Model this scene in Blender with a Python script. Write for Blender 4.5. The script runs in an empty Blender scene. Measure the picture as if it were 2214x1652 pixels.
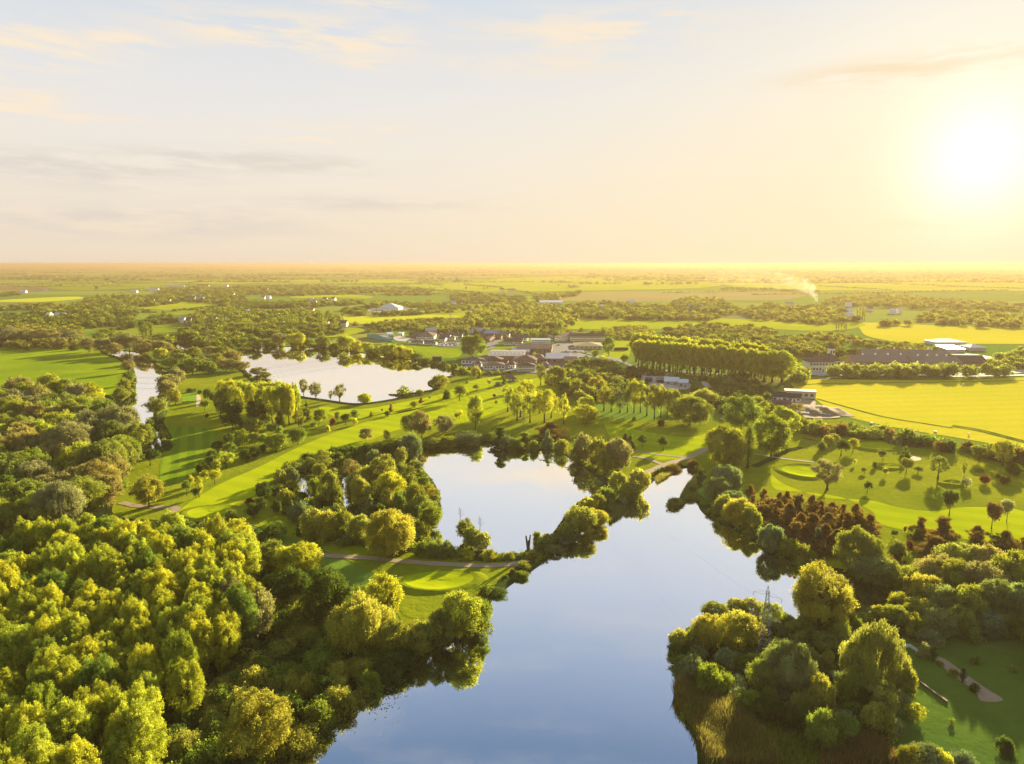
import bpy, bmesh, math, random
import numpy as np
from mathutils import Vector
from mathutils.geometry import tessellate_polygon
R = math.radians
S = bpy.context.scene
# ------------------------------------------------------------------ camera
HC = 100.0                       # drone height in metres
FP, CX, CY = 1524.0, 1107.0, 826.0
PITCH = math.atan(256.0 / FP)
cam = bpy.data.cameras.new("camera"); camo = bpy.data.objects.new("camera", cam)
S.collection.objects.link(camo); S.camera = camo
cam.sensor_width = 36; cam.lens = 36 * FP / 2214; cam.clip_start = 1; cam.clip_end = 200000
camo.location = (0, 0, HC); camo.rotation_euler = (math.pi / 2 - PITCH, 0, 0)
# ------------------------------------------------------------------ light
SUN_AZ, SUN_EL, GLOW_EL = R(32.6), R(12.5), R(6.9)
EXPO = 2.05
S.view_settings.view_transform = 'Standard'; S.view_settings.look = 'None'
S.view_settings.gamma = 1; S.view_settings.use_curve_mapping = False
S.view_settings.exposure = EXPO
S.cycles.use_denoising = True
S.cycles.max_bounces = 6; S.cycles.diffuse_bounces = 3; S.cycles.transmission_bounces = 3
S.cycles.glossy_bounces = 3; S.cycles.volume_bounces = 0; S.cycles.transparent_max_bounces = 8
S.cycles.caustics_reflective = False; S.cycles.caustics_refractive = False
S.cycles.sample_clamp_indirect = 4.0
sun = bpy.data.lights.new("sun", 'SUN'); suno = bpy.data.objects.new("sun", sun)
S.collection.objects.link(suno)
sun.energy = 5.0; sun.angle = R(0.7); sun.color = (1.0, 0.87, 0.55)
sd = Vector((math.sin(SUN_AZ) * math.cos(SUN_EL), math.cos(SUN_AZ) * math.cos(SUN_EL), math.sin(SUN_EL)))
suno.rotation_euler = sd.to_track_quat('Z', 'Y').to_euler()

# node helper -------------------------------------------------------------
class NT:
    def __init__(s, tree):
        s.t = tree; s.n = tree.nodes; s.l = tree.links; s.n.clear()
    def new(s, typ, **k):
        n = s.n.new(typ)
        for a, v in k.items(): setattr(n, a, v)
        return n
    def put(s, sock, v):
        if isinstance(v, bpy.types.NodeSocket): s.l.new(v, sock)
        elif v is not None:
            if isinstance(v, (tuple, list)) and sock.type == 'RGBA' and len(v) == 3: v = (*v, 1)
            sock.default_value = v
    def m(s, op, a, b=None, c=None, clamp=False):
        n = s.new('ShaderNodeMath', operation=op, use_clamp=clamp)
        for i, v in enumerate((a, b, c)):
            if v is not None: s.put(n.inputs[i], v)
        return n.outputs[0]
    def vm(s, op, a, b=None, out=0):
        n = s.new('ShaderNodeVectorMath', operation=op)
        s.put(n.inputs[0], a)
        if b is not None: s.put(n.inputs[1], b)
        return n.outputs[out]
    def mix(s, f, a, b, blend='MIX'):
        n = s.new('ShaderNodeMix', data_type='RGBA', blend_type=blend)
        s.put(n.inputs[0], f); s.put(n.inputs[6], a); s.put(n.inputs[7], b)
        return n.outputs[2]
    def ramp(s, f, stops, interp='LINEAR'):
        n = s.new('ShaderNodeValToRGB'); r = n.color_ramp; r.interpolation = interp
        while len(r.elements) < len(stops): r.elements.new(0.5)
        for e, (p, c) in zip(r.elements, stops):
            e.position = p; e.color = (*c, 1) if len(c) == 3 else c
        s.put(n.inputs[0], f); return n.outputs[0]
    def noise(s, vec, scale, detail=3, rough=0.5, out=0):
        n = s.new('ShaderNodeTexNoise'); s.put(n.inputs['Vector'], vec)
        n.inputs['Scale'].default_value = scale; n.inputs['Detail'].default_value = detail
        n.inputs['Roughness'].default_value = rough
        return n.outputs[out]
    def comb(s, x, y, z):
        n = s.new('ShaderNodeCombineXYZ')
        for i, v in enumerate((x, y, z)): s.put(n.inputs[i], v)
        return n.outputs[0]

# world: Nishita sky under a high veil, with evening clouds by direction ---
W = bpy.data.worlds.new("World"); S.world = W; W.use_nodes = True
w = NT(W.node_tree)
tc = w.new('ShaderNodeTexCoord').outputs['Generated']
nrm = w.vm('NORMALIZE', tc)
sp = w.new('ShaderNodeSeparateXYZ'); w.put(sp.inputs[0], nrm)
X, Y, Z = sp.outputs
el = w.m('ARCSINE', Z); az = w.m('ARCTAN2', X, Y)
zpos = w.m('MAXIMUM', Z, 0.0)
grad = w.ramp(zpos, [(0.0, (0.96, 0.80, 0.63)), (0.05, (0.98, 0.84, 0.67)), (0.13, (0.99, 0.90, 0.79)), (0.22, (0.91, 0.89, 0.87)),
                     (0.32, (0.76, 0.82, 0.89)), (0.43, (0.62, 0.71, 0.86)), (0.52, (0.37, 0.50, 0.72)), (0.60, (0.17, 0.30, 0.52)), (0.72, (0.36, 0.47, 0.62)), (1.0, (0.46, 0.55, 0.66))])
skyn = w.new('ShaderNodeTexSky', sky_type='NISHITA', sun_disc=False)
skyn.sun_elevation = SUN_EL; skyn.sun_rotation = SUN_AZ
sky = w.vm('SCALE', skyn.outputs[0]); sky.node.inputs['Scale'].default_value = 0.08
base = w.mix(0.88, sky, grad)
gd = (math.sin(SUN_AZ) * math.cos(GLOW_EL), math.cos(SUN_AZ) * math.cos(GLOW_EL), math.sin(GLOW_EL))
dt = w.m('MAXIMUM', w.vm('DOT_PRODUCT', nrm, gd, out=1), 0.0)
g1 = w.m('POWER', dt, 6.0); g2 = w.m('POWER', dt, 42.0); g3 = w.m('POWER', dt, 520.0)
# the veil is golden towards the sun, but only low down
low = w.m('SUBTRACT', 1.0, w.m('MULTIPLY', zpos, 2.6, clamp=True), clamp=True)
base = w.mix(w.m('MULTIPLY', w.m('MULTIPLY', g1, 0.9), low), base, (1.0, 0.83, 0.52))
def addc(f, col, c):
    v = w.vm('SCALE', col); w.put(v.node.inputs['Scale'], f)
    return w.vm('ADD', c, v)
# clouds: (px, py, half width, half height, strength, colour)
P2D = lambda px, py: (math.atan2(px - CX, FP * math.cos(PITCH) + (CY - py) * math.sin(PITCH)),
                      math.asin(((CY - py) * math.cos(PITCH) - FP * math.sin(PITCH)) / math.sqrt((px - CX) ** 2 + (CY - py) ** 2 + FP ** 2)))
cv = w.comb(w.m('MULTIPLY', az, 8.0), w.m('MULTIPLY', w.m('ADD', el, w.m('MULTIPLY', az, 0.03)), 52.0), 0.0)
cn = w.noise(cv, 1.0, 7, 0.62)
cn2 = w.noise(w.comb(w.m('MULTIPLY', az, 3.0), w.m('MULTIPLY', el, 16.0), 3.0), 1.0, 5, 0.6)
cream, grey = (1.0, 0.85, 0.66), (0.72, 0.66, 0.60)
CL = [(640, 78, 210, 34, 1.0, 0), (80, 112, 110, 38, 1.0, 0), (265, 92, 70, 20, .9, 0), (20, 200, 75, 40, 1.1, 0), (650, 292, 110, 16, .8, 0),
      (810, 275, 80, 12, .7, 0), (1290, 70, 230, 36, .7, 0), (1400, 40, 120, 22, .6, 0), (790, 137, 80, 12, .6, 0), (190, 260, 120, 10, .7, 0),
      (2080, 140, 170, 26, 1.2, 0), (1900, 158, 160, 18, 1.0, 1), (520, 350, 260, 20, 1.0, 1), (180, 365, 240, 34, .9, 1), (330, 480, 330, 34, .8, 1),
      (2030, 482, 70, 13, .8, 1), (770, 440, 240, 16, .7, 1), (1180, 140, 200, 22, .5, 0), (90, 152, 50, 14, .9, 0), (800, 8, 90, 14, .6, 0)]
masks = [None, None]
for px, py, hw, hh, st, k in CL:
    a0, e0 = P2D(px, py)
    sa, se = hw / FP * math.cos(a0) ** 1.2, hh / FP * 0.95
    dx = w.m('MULTIPLY', w.m('SUBTRACT', az, a0), 1 / sa); dy = w.m('MULTIPLY', w.m('SUBTRACT', el, e0), 1 / se)
    r2 = w.m('ADD', w.m('MULTIPLY', dx, dx), w.m('MULTIPLY', dy, dy))
    g = w.m('MULTIPLY', w.m('EXPONENT', w.m('MULTIPLY', r2, -0.9)), st)
    masks[k] = g if masks[k] is None else w.m('MAXIMUM', masks[k], g)
thin = w.m('MULTIPLY', w.m('SUBTRACT', cn2, 0.50), 0.9, clamp=True)
c0 = w.m('MULTIPLY', w.m('MULTIPLY', w.m('MULTIPLY', masks[0], 1.5, clamp=True), w.m('MULTIPLY', w.m('SUBTRACT', cn, 0.41), 7.0, clamp=True)), 0.95)
c1 = w.m('MULTIPLY', w.m('MULTIPLY', w.m('MULTIPLY', masks[1], 1.4, clamp=True), w.m('MULTIPLY', w.m('SUBTRACT', cn, 0.40), 6.0, clamp=True)), 0.62)
base = w.mix(thin, base, (0.95, 0.84, 0.72))
base = w.mix(c0, base, cream)
base = w.mix(c1, base, w.mix(g1, grey, (0.95, 0.72, 0.42)))
base = w.mix(w.m('MULTIPLY', g2, 0.40), base, (1.02, 0.90, 0.62))
base = addc(w.m('ADD', w.m('MULTIPLY', w.m('POWER', dt, 480.0), 0.50), w.m('MULTIPLY', w.m('POWER', dt, 120.0), 0.06)), (1.0, 0.93, 0.80), base)
bg = w.new('ShaderNodeBackground'); w.put(bg.inputs[0], base)
bg.inputs[1].default_value = 0.98 / 2 ** EXPO
wo = w.new('ShaderNodeOutputWorld'); w.l.new(bg.outputs[0], wo.inputs[0])
W.cycles.sampling_method = 'MANUAL'; W.cycles.sample_map_resolution = 512

# ------------------------------------------------------------------ helpers
def ray(px, py):
    U = CY - py
    return px - CX, FP * math.cos(PITCH) + U * math.sin(PITCH), U * math.cos(PITCH) - FP * math.sin(PITCH)
def G(px, py, z=0.0):
    x, f, u = ray(px, max(py, 571.5)); t = (HC - z) / -u
    return (x * t, f * t)
CR = {'P': (0, 0, 1), 'A': (0, 550.7, .3498), 'B': (516.3, 550.7, .3498), 'C': (1204.7, 550.7, .4559), 'D': (0, 903.5, .4532),
      'E': (516.3, 903.5, .3498), 'F': (1118.6, 860.5, .2721), 'G': (1548.9, 817.5, .3004), 'H': (1376.8, 1161.7, .3782),
      'V': (774.4, 671.2, .1943), 'W': (1118.6, 705.6, .2332), 'R': (1635, 671.2, .2616), '4': (0, 559.3, .2332), '5': (430.2, 559.3, .2332),
      '6': (903.5, 559.3, .2332), '7': (1376.8, 559.3, .2332), '8': (258.1, 774.4, .2332)}
def cp(c, x, y):
    a, b, s = CR[c]; return a + s * x, b + s * y
def depth(x, y, z=0): return y * math.cos(PITCH) + (HC - z) * math.sin(PITCH)
def tag(o, label=None, cat=None, group=None, kind=None):
    if label: o['label'] = label
    if cat: o['category'] = cat
    if group: o['group'] = group
    if kind: o['kind'] = kind
    return o
def link(name, data, parent=None):
    o = bpy.data.objects.new(name, data); S.collection.objects.link(o)
    if parent: o.parent = parent
    return o
def mesh_np(name, v, f, mats, mi=None, tint=None, smooth=False):
    """v (n,3), f (m,k) all faces the same size"""
    me = bpy.data.meshes.new(name); v = np.asarray(v, np.float32); f = np.asarray(f, np.int32)
    me.vertices.add(len(v)); me.vertices.foreach_set('co', v.ravel())
    k = f.shape[1]; me.loops.add(f.size); me.loops.foreach_set('vertex_index', f.ravel())
    me.polygons.add(len(f)); me.polygons.foreach_set('loop_start', np.arange(len(f), dtype=np.int32) * k)
    try: me.polygons.foreach_set('loop_total', np.full(len(f), k, np.int32))
    except Exception: pass
    for m_ in mats: me.materials.append(m_)
    if mi is not None: me.polygons.foreach_set('material_index', np.asarray(mi, np.int32))
    if tint is not None:
        a = me.attributes.new('tint', 'FLOAT', 'POINT'); a.data.foreach_set('value', np.asarray(tint, np.float32))
    if smooth: me.polygons.foreach_set('use_smooth', np.ones(len(f), bool))
    me.update(calc_edges=True); me.validate(); return me
class MB:
    """collects quads/tris with material index, builds one mesh"""
    def __init__(s): s.v = []; s.f = []; s.mi = []
    def face(s, pts, m=0):
        b = len(s.v); s.v += [tuple(p) for p in pts]; s.f.append(tuple(range(b, b + len(pts)))); s.mi.append(m)
    def box(s, x0, x1, y0, y1, z0, z1, m=0):
        b = len(s.v)
        s.v += [(x, y, z) for z in (z0, z1) for x, y in ((x0, y0), (x1, y0), (x1, y1), (x0, y1))]
        for q in ((0, 3, 2, 1), (4, 5, 6, 7), (0, 1, 5, 4), (1, 2, 6, 5), (2, 3, 7, 6), (3, 0, 4, 7)):
            s.f.append(tuple(b + i for i in q)); s.mi.append(m)
    def tube(s, p, q, r0, r1=None, n=6, m=0):
        r1 = r0 if r1 is None else r1
        p, q = Vector(p), Vector(q); d = (q - p)
        if d.length < 1e-6: return
        d.normalize(); a = d.orthogonal().normalized(); c = d.cross(a); b = len(s.v)
        for o, r in ((p, r0), (q, r1)):
            for i in range(n):
                t = 2 * math.pi * i / n; s.v.append(tuple(o + (a * math.cos(t) + c * math.sin(t)) * r))
        for i in range(n):
            j = (i + 1) % n; s.f.append((b + i, b + j, b + n + j, b + n + i)); s.mi.append(m)
        s.f.append(tuple(b + n + i for i in range(n))); s.mi.append(m)
    def mesh(s, name, mats):
        me = bpy.data.meshes.new(name); me.from_pydata(s.v, [], s.f)
        for m_ in mats: me.materials.append(m_)
        me.polygons.foreach_set('material_index', s.mi); me.update(); return me
    def build(s, name, mats, parent=None):
        return link(name, s.mesh(name, mats if isinstance(mats, (list, tuple)) else [mats]), parent)
def inside(poly, x, y):
    """vectorised even-odd test"""
    x = np.asarray(x, float); y = np.asarray(y, float); r = np.zeros(x.shape, bool); n = len(poly)
    for i in range(n):
        x0, y0 = poly[i]; x1, y1 = poly[(i + 1) % n]
        if y0 == y1: continue
        c = ((y0 > y) != (y1 > y)) & (x < (x1 - x0) * (y - y0) / (y1 - y0) + x0)
        r ^= c
    return r
def smooth_poly(p, n=5, jit=0.0, rng=None, closed=True):
    out = []; m = len(p)
    for i in range(m if closed else m - 1):
        g = (lambda k: p[k % m]) if closed else (lambda k: p[min(max(k, 0), m - 1)])
        a, b, c, d = g(i - 1), g(i), g(i + 1), g(i + 2)
        for j in range(n):
            t = j / n
            out.append(tuple(0.5 * (2 * b[k] + (c[k] - a[k]) * t + (2 * a[k] - 5 * b[k] + 4 * c[k] - d[k]) * t * t + (3 * b[k] - a[k] - 3 * c[k] + d[k]) * t ** 3) for k in (0, 1)))
    if not closed: out.append(p[-1])
    if jit and rng is not None: out = [(x + rng.normal() * jit, y + rng.normal() * jit) for x, y in out]
    return out

# ------------------------------------------------------------------ materials
def mat(name):
    m_ = bpy.data.materials.new(name); m_.use_nodes = True
    return m_, NT(m_.node_tree)
def out(n, sh):
    o = n.new('ShaderNodeOutputMaterial'); n.l.new(sh, o.inputs[0])
def plain(name, col, rough=0.8, var=0.15, scale=0.4, metallic=0.0):
    m_, n = mat(name); c = n.new('ShaderNodeTexCoord').outputs['Object']
    f = n.noise(c, scale, 4, 0.6)
    k = n.mix(f, tuple(x * (1 - var) for x in col), tuple(min(1, x * (1 + var)) for x in col))
    b = n.new('ShaderNodeBsdfPrincipled'); n.put(b.inputs['Base Color'], k); b.inputs['Roughness'].default_value = rough; b.inputs['Specular IOR Level'].default_value = .5 if rough < .3 else .06
    b.inputs['Metallic'].default_value = metallic
    out(n, b.outputs[0]); return m_
def grass(name, a, b_, scale=0.02, fine=0.35, bump=0.5, stripes=None, dry=None):
    """a,b_ albedo pair; fine mottling + bump of tufts; stripes=(angle, width, amount)"""
    m_, n = mat(name); c = n.new('ShaderNodeTexCoord').outputs['Object']
    f = n.noise(c, scale, 5, 0.62); k = n.mix(n.ramp(f, [(0.34, (0, 0, 0)), (0.66, (1, 1, 1))]), a, b_)
    f2 = n.noise(c, 0.25, 4, 0.7)
    k = n.mix(n.m('MULTIPLY', n.m('SUBTRACT', f2, 0.35, clamp=True), fine * 2.0, clamp=True), k, tuple(x * 0.55 for x in a))
    f4 = n.noise(c, 0.055, 5, 0.7); k = n.mix(n.m('MULTIPLY', n.m('SUBTRACT', f4, 0.54, clamp=True), 3.0 * (fine + .2), clamp=True), k, (a[0] * 1.25, a[1] * .92, a[2] + .02))
    if dry:
        f3 = n.noise(c, 0.012, 4, 0.7); k = n.mix(n.m('MULTIPLY', n.m('SUBTRACT', f3, 0.52, clamp=True), 5.0, clamp=True), k, dry)
    if stripes:
        an, wd, am = stripes
        s_ = n.new('ShaderNodeSeparateXYZ'); n.put(s_.inputs[0], c)
        t = n.m('ADD', n.m('MULTIPLY', s_.outputs[0], math.cos(an) / wd), n.m('MULTIPLY', s_.outputs[1], math.sin(an) / wd))
        t = n.m('ADD', t, n.m('MULTIPLY', n.noise(c, 0.05, 2), 0.35))
        sn = n.m('MULTIPLY', n.m('ADD', n.m('MULTIPLY', n.m('SINE', n.m('MULTIPLY', t, math.pi * 2)), 2.0), 0.5, clamp=True), am)
        k = n.mix(sn, k, n.mix(1.0, k, (1.6, 1.38, 1.4), 'MULTIPLY'))
    bs = n.new('ShaderNodeBsdfDiffuse'); n.put(bs.inputs['Color'], k)
    bp = n.new('ShaderNodeBump'); bp.inputs['Strength'].default_value = bump; bp.inputs['Distance'].default_value = 0.35
    n.put(bp.inputs['Height'], n.noise(c, 0.45, 5, 0.65)); n.l.new(bp.outputs[0], bs.inputs['Normal'])
    out(n, bs.outputs[0]); return m_
def leafmat(name, col, trans, tf=0.50, hue=0.14):
    m_, n = mat(name)
    at = n.new('ShaderNodeAttribute', attribute_name='tint').outputs['Fac']
    rd = n.new('ShaderNodeObjectInfo').outputs['Random']
    shift = n.mix(rd, tuple(x * y for x, y in zip(col, (1 - hue, 1 - hue * .4, 1.1))), tuple(x * y for x, y in zip(col, (1 + hue, 1 + hue * .4, .8))))
    k = n.vm('SCALE', shift); n.put(k.node.inputs['Scale'], at)
    t = n.vm('MULTIPLY', k, tuple(t / max(c, 1e-4) for t, c in zip(trans, col)))
    d = n.new('ShaderNodeBsdfDiffuse'); n.put(d.inputs[0], k)
    tr = n.new('ShaderNodeBsdfTranslucent'); n.put(tr.inputs[0], t)
    mx = n.new('ShaderNodeMixShader'); mx.inputs[0].default_value = tf
    n.l.new(d.outputs[0], mx.inputs[1]); n.l.new(tr.outputs[0], mx.inputs[2]); out(n, mx.outputs[0]); return m_
LM = {}
LMX = 0
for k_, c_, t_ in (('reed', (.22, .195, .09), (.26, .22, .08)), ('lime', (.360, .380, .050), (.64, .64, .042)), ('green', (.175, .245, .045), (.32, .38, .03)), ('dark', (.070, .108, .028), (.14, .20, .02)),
                   ('tan', (.310, .290, .130), (.38, .34, .08)), ('gold', (.320, .325, .060), (.50, .47, .06)), ('blue', (.250, .290, .150), (.24, .30, .06)),
                   ('olive', (.250, .285, .070), (.34, .35, .028)), ('purple', (.110, .032, .026), (.20, .05, .03)), ('brown', (.165, .115, .050), (.27, .17, .03)),
                   ('spruce', (.055, .085, .065), (.06, .09, .04)), ('pale', (.36, .38, .18), (.44, .42, .14))):
    LM[k_] = leafmat('leaf_' + k_, c_, t_)
BARK = plain('bark', (.085, .062, .042), 0.95, .35, 2.0)
# ------------------------------------------------------------------ tree generator
def unit(v): return v / np.maximum(np.linalg.norm(v, axis=-1, keepdims=True), 1e-9)
# kind: (aspect height/width, crown bottom, clump count, clump radius, droop, upright, shell)
KIND = {'round': (1.05, .10, 95, .115, .0, 1.0), 'lolly': (1.35, .36, 34, .17, .0, 1.0), 'poplar': (1.7, .12, 230, .062, .0, 2.3),
        'tallopen': (2.0, .16, 46, .135, .0, 1.4), 'lombardy': (5.0, .06, 46, .24, .0, 3.2), 'willow': (1.15, .03, 110, .105, .55, 1.1),
        'bush': (.75, .0, 46, .17, .0, .9), 'conifer': (1.7, .05, 60, .12, .25, .7), 'pine': (1.35, .06, 90, .125, .10, .8), 'open': (1.25, .18, 52, .105, .0, 1.0), 'avenue': (2.0, .24, 150, .070, .0, 2.2)}
def gen_crown(kind, seed, nl, ls):
    rng = np.random.default_rng(seed * 77 + len(kind) * 13)
    asp, z0, nc, cr, droop, up = KIND[kind]
    h = asp                                   # width = 1, height = asp
    zb = z0 * h; zc = (zb + h) / 2; rz = (h - zb) / 2
    c = []
    lob = rng.uniform(0.75, 1.12, 9); ph = rng.uniform(0, 6.28)
    while len(c) < nc:
        u = unit(rng.normal(size=3)); r = rng.uniform(.35, 1) ** .4
        if kind == 'conifer':
            z = rng.uniform(0, 1) ** 1.25; a = rng.uniform(0, 6.28); rr = (1 - z) ** .85 * .40 * rng.uniform(.55, 1.05)
            p = np.array([rr * math.cos(a), rr * math.sin(a), zb + z * (h - zb) * .97]); s_ = cr * (.35 + .75 * (1 - z))
        elif kind == 'pine':
            z = rng.uniform(0, 1); a = rng.uniform(0, 6.28); rr = (.30 + .22 * math.sin(z * 9 + ph)) * (1 - z * .75) * rng.uniform(.3, 1.15) * 1.05
            p = np.array([rr * math.cos(a) * .85, rr * math.sin(a) * .85, zb + z * (h - zb) * .95]); s_ = cr * rng.uniform(.45, 1.1) * (1.1 - .6 * z)
        else:
            a = math.atan2(u[1], u[0]); k = lob[int((a + math.pi) / 6.2832 * 8.99)] 
            R0 = .5 - cr * .8
            if kind == 'bush': u[2] = abs(u[2]); p = np.array([u[0] * R0 * r * k * 1.1, u[1] * R0 * r * k * 1.1, u[2] * (h - cr) * r * (.8 + .3 * k)])
            else:
                taper = 1.0
                p = np.array([u[0] * R0 * r * k, u[1] * R0 * r * k, zc + u[2] * (rz - cr * .7 * up) * r * (1 + .10 * math.sin(a * 2 + ph))])
                zz = (p[2] - zb) / (h - zb)
                if kind in ('willow', 'round'): taper = 1.12 - .35 * max(0, zz - .55)
                if kind in ('poplar', 'avenue'): taper = (.78 + .5 * zz) if zz < .45 else (1.0 - .45 * (zz - .45))
                if kind == 'lombardy': taper = 1.0 - .6 * max(0, zz - .4) ** 1.5
                p[0] *= taper; p[1] *= taper
            s_ = cr * rng.uniform(.45, 1.0) ** 1 * (1.0 + .75 * (rng.random() < .25))
            if kind == 'open': s_ = cr * rng.uniform(.5, 1.25)
        c.append((*p, s_))
    c = np.array(c)
    if kind in ('poplar', 'tallopen', 'lombardy', 'round', 'avenue'):        # upright shoots breaking the outline
        top = c[np.argsort(-c[:, 2])[:max(8, nc // 3)]].copy(); top[:, 2] += top[:, 3] * up * .55; top[:, 3] *= .55; c = np.vstack([c, top])
    wgt = c[:, 3] ** 2; idx = rng.choice(len(c), nl, p=wgt / wgt.sum())
    d = unit(rng.normal(size=(nl, 3))); flip = (d[:, 2] < -.1) & (rng.random(nl) < .6); d[flip, 2] *= -1
    rr = rng.uniform(.25, 1.0, nl) ** .33 * rng.choice([1, 1, 1, 1.18], nl)
    nt = max(8, nl // 12); ti = rng.integers(0, nt, nl)                       # leaves gather in twig tufts
    idx = idx[:nt][ti]; d = d[:nt][ti]; rr = rr[:nt][ti]
    pos = c[idx, :3] + d * (c[idx, 3] * rr)[:, None] * np.array([1, 1, up if kind != 'pine' else .8])
    pos += rng.normal(size=(nl, 3)) * np.array([1, 1, 1.35]) * (ls * rng.uniform(.5, 1.0, nt)[ti])[:, None]
    # sub-clump bumpiness
    ang = np.sin(d[:, 0] * 9 + idx) * np.sin(d[:, 1] * 9 + idx * 2) * np.sin(d[:, 2] * 9)
    pos += d * (ang * c[idx, 3] * .22)[:, None]
    if droop:
        dr = rng.random(nl) ** 2 * droop * .30 * (np.hypot(pos[:, 0], pos[:, 1]) / .5) ; pos[:, 2] -= dr
    pos[:, 2] = np.maximum(pos[:, 2], .012 * h + .02 * rng.random(nl))
    nrm_ = unit(d * .75 + unit(rng.normal(size=(nl, 3))) * .8); nrm_ = unit(nrm_ + np.array([0, 0, .25]))
    t1 = unit(np.cross(nrm_, rng.normal(size=(nl, 3)))); t2 = np.cross(nrm_, t1)
    if droop: t1 = unit(t1 * .6 + np.array([0, 0, -1.0])); 
    sz = ls * rng.uniform(.6, 1.3, nl)[:, None]
    e = 1.0 + droop * .9
    v = np.stack([pos + t1 * sz * .62 * e, pos - t1 * sz * .45 * e + t2 * sz * .55, pos - t1 * sz * .38 * e - t2 * sz * .5], 1).reshape(-1, 3)
    v[:, 2] = np.maximum(v[:, 2], 0.004)
    f = np.arange(nl * 3).reshape(-1, 3)
    ct = rng.uniform(.62, 1.38, len(c)); tint = np.repeat(ct[idx] * rng.uniform(.8, 1.2, nl), 3)
    ext = np.percentile(np.hypot(v[:, 0], v[:, 1]), 98); v[:, :2] *= .5 / ext; v[:, 2] *= 1.0 / v[:, 2].max()
    cc = c.copy(); cc[:, :2] *= .5 / ext; cc[:, 2] /= max(c[:, 2].max(), h)
    return v, f, tint, cc
def gen_trunk(kind, seed, cc, thick=.022):
    rng = random.Random(seed); m_ = MB(); asp = KIND[kind][0]
    if kind == 'open': thick = .032
    th = .82 if kind not in ('round', 'willow', 'bush', 'open') else .5
    pts = [(0, 0, 0)]; x = y = 0
    n = 5
    for i in range(1, n + 1):
        x += rng.uniform(-.012, .012); y += rng.uniform(-.012, .012); pts.append((x, y, th * i / n))
    r = [thick * asp * .9 * (1 - .72 * i / n) for i in range(n + 1)]; r[0] *= 1.5
    for i in range(n): m_.tube(pts[i], pts[i + 1], r[i], r[i + 1], 7)
    far_ = sorted(range(len(cc)), key=lambda i: rng.random())[:14 if kind != 'open' else 26]
    for i in far_:
        q = cc[i][:3]; z = max(.1, min(th, float(q[2]) - .35 * math.hypot(q[0], q[1]) * (1 if kind != 'open' else 2.0) - .03)); k = min(n - 1, int(z / th * n)); u = z / th * n - k
        b = [pts[k][j] * (1 - u) + pts[min(n, k + 1)][j] * u for j in (0, 1, 2)]
        mid = [(b[j] * .5 + q[j] * .5) for j in (0, 1, 2)]; mid[2] += .02
        rb = r[k] * .5
        m_.tube(b, mid, rb, rb * .6, 5); m_.tube(mid, q, rb * .6, rb * .15, 5)
    return m_
LOD = {-1: (64000, .0165), 0: (30000, .023), 1: (9000, .038), 2: (1500, .088), 3: (420, .15), 4: (110, .27)}
GEO, MESH = {}, {}
def geo(kind, seed, lod):
    k = (kind, seed, lod)
    if k not in GEO:
        nl, ls = LOD[lod]
        if kind == 'open': nl = int(nl * .55)
        if kind == 'tallopen': nl = int(nl * .8)
        if kind == 'lombardy': ls *= 1.4
        GEO[k] = gen_crown(kind, seed, nl, ls)
    return GEO[k]
def tmesh(kind, col, seed, lod):
    k = (kind, col, seed, lod)
    if k not in MESH:
        v, f, t, cc = geo(kind, seed, lod)
        c_ = mesh_np('crown', v, f, [LM[col]], tint=t)
        b = gen_trunk(kind, seed, cc).mesh('trunk', [BARK]) if lod <= 2 else None
        MESH[k] = (c_, b)
    return MESH[k]
NAME = {'round': 'broadleaf_tree', 'lolly': 'young_tree', 'poplar': 'poplar_tree', 'tallopen': 'birch_tree', 'lombardy': 'columnar_poplar_tree', 'willow': 'willow_tree',
        'bush': 'bush', 'conifer': 'conifer_tree', 'pine': 'pine_tree', 'avenue': 'poplar_tree', 'open': 'spreading_tree'}
CAT = {'bush': 'bush', 'conifer': 'conifer', 'pine': 'pine tree', 'willow': 'willow', 'poplar': 'poplar', 'lombardy': 'poplar', 'avenue': 'poplar', 'lolly': 'young tree', 'tallopen': 'birch'}
TR = random.Random(5)
NT_ = [0]
def put_tree(x, y, h, wd, kind, col, label, group=None, lod=None):
    dpt = depth(x, y, h / 2); pxw = max(wd, h * .7) / dpt * FP * .4625
    if lod is None: lod = -1 if pxw > 42 else 0 if pxw > 24 else 1 if pxw > 11 else 2 if pxw > 5 else 3
    seed = TR.randint(0, 3 if lod < 3 else 5)
    cm, bm = tmesh(kind, col, seed, lod); NT_[0] += 1
    rz = TR.uniform(0, 6.283); sc = (wd, wd * TR.uniform(.9, 1.1), h)
    if bm is None or kind == 'bush':
        o = link(NAME[kind], cm); o.location = (x, y, 0.0); o.rotation_euler.z = rz; o.scale = sc
    else:
        o = link(NAME[kind], None); o.location = (x, y, 0.0); o.rotation_euler.z = rz; o.scale = sc; o.empty_display_size = .5
        link('crown', cm, o); link('trunk', bm, o)
    return tag(o, label, CAT.get(kind, 'tree'), group)
def T(c, x, base, top, wpx, kind, col, label, group=None):
    s_ = CR[c][2]; px, pb = cp(c, x, base); pt = cp(c, x, top)[1]
    gx, gy = G(px, pb)
    if inwater(gx, gy):
        for k in range(1, 60):                       # nudge towards the camera's far side, off the water
            if not inwater(gx * (1 + k * .004), gy * (1 + k * .004)): gx *= 1 + k * .004; gy *= 1 + k * .004; break
    _, f, u = ray(px, pt); h = HC + u * gy / f
    # the seen outline's top is the crown's shoulder when looking down: small correction
    wd = wpx * s_ * depth(gx, gy, h / 2) / FP * (1.35 if kind == 'pine' else 1)
    h = max(h - .06 * wd * (HC / gy if gy > 0 else 0), wd * .35)
    return put_tree(gx, gy, h, wd, kind, col, label, group)
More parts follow.
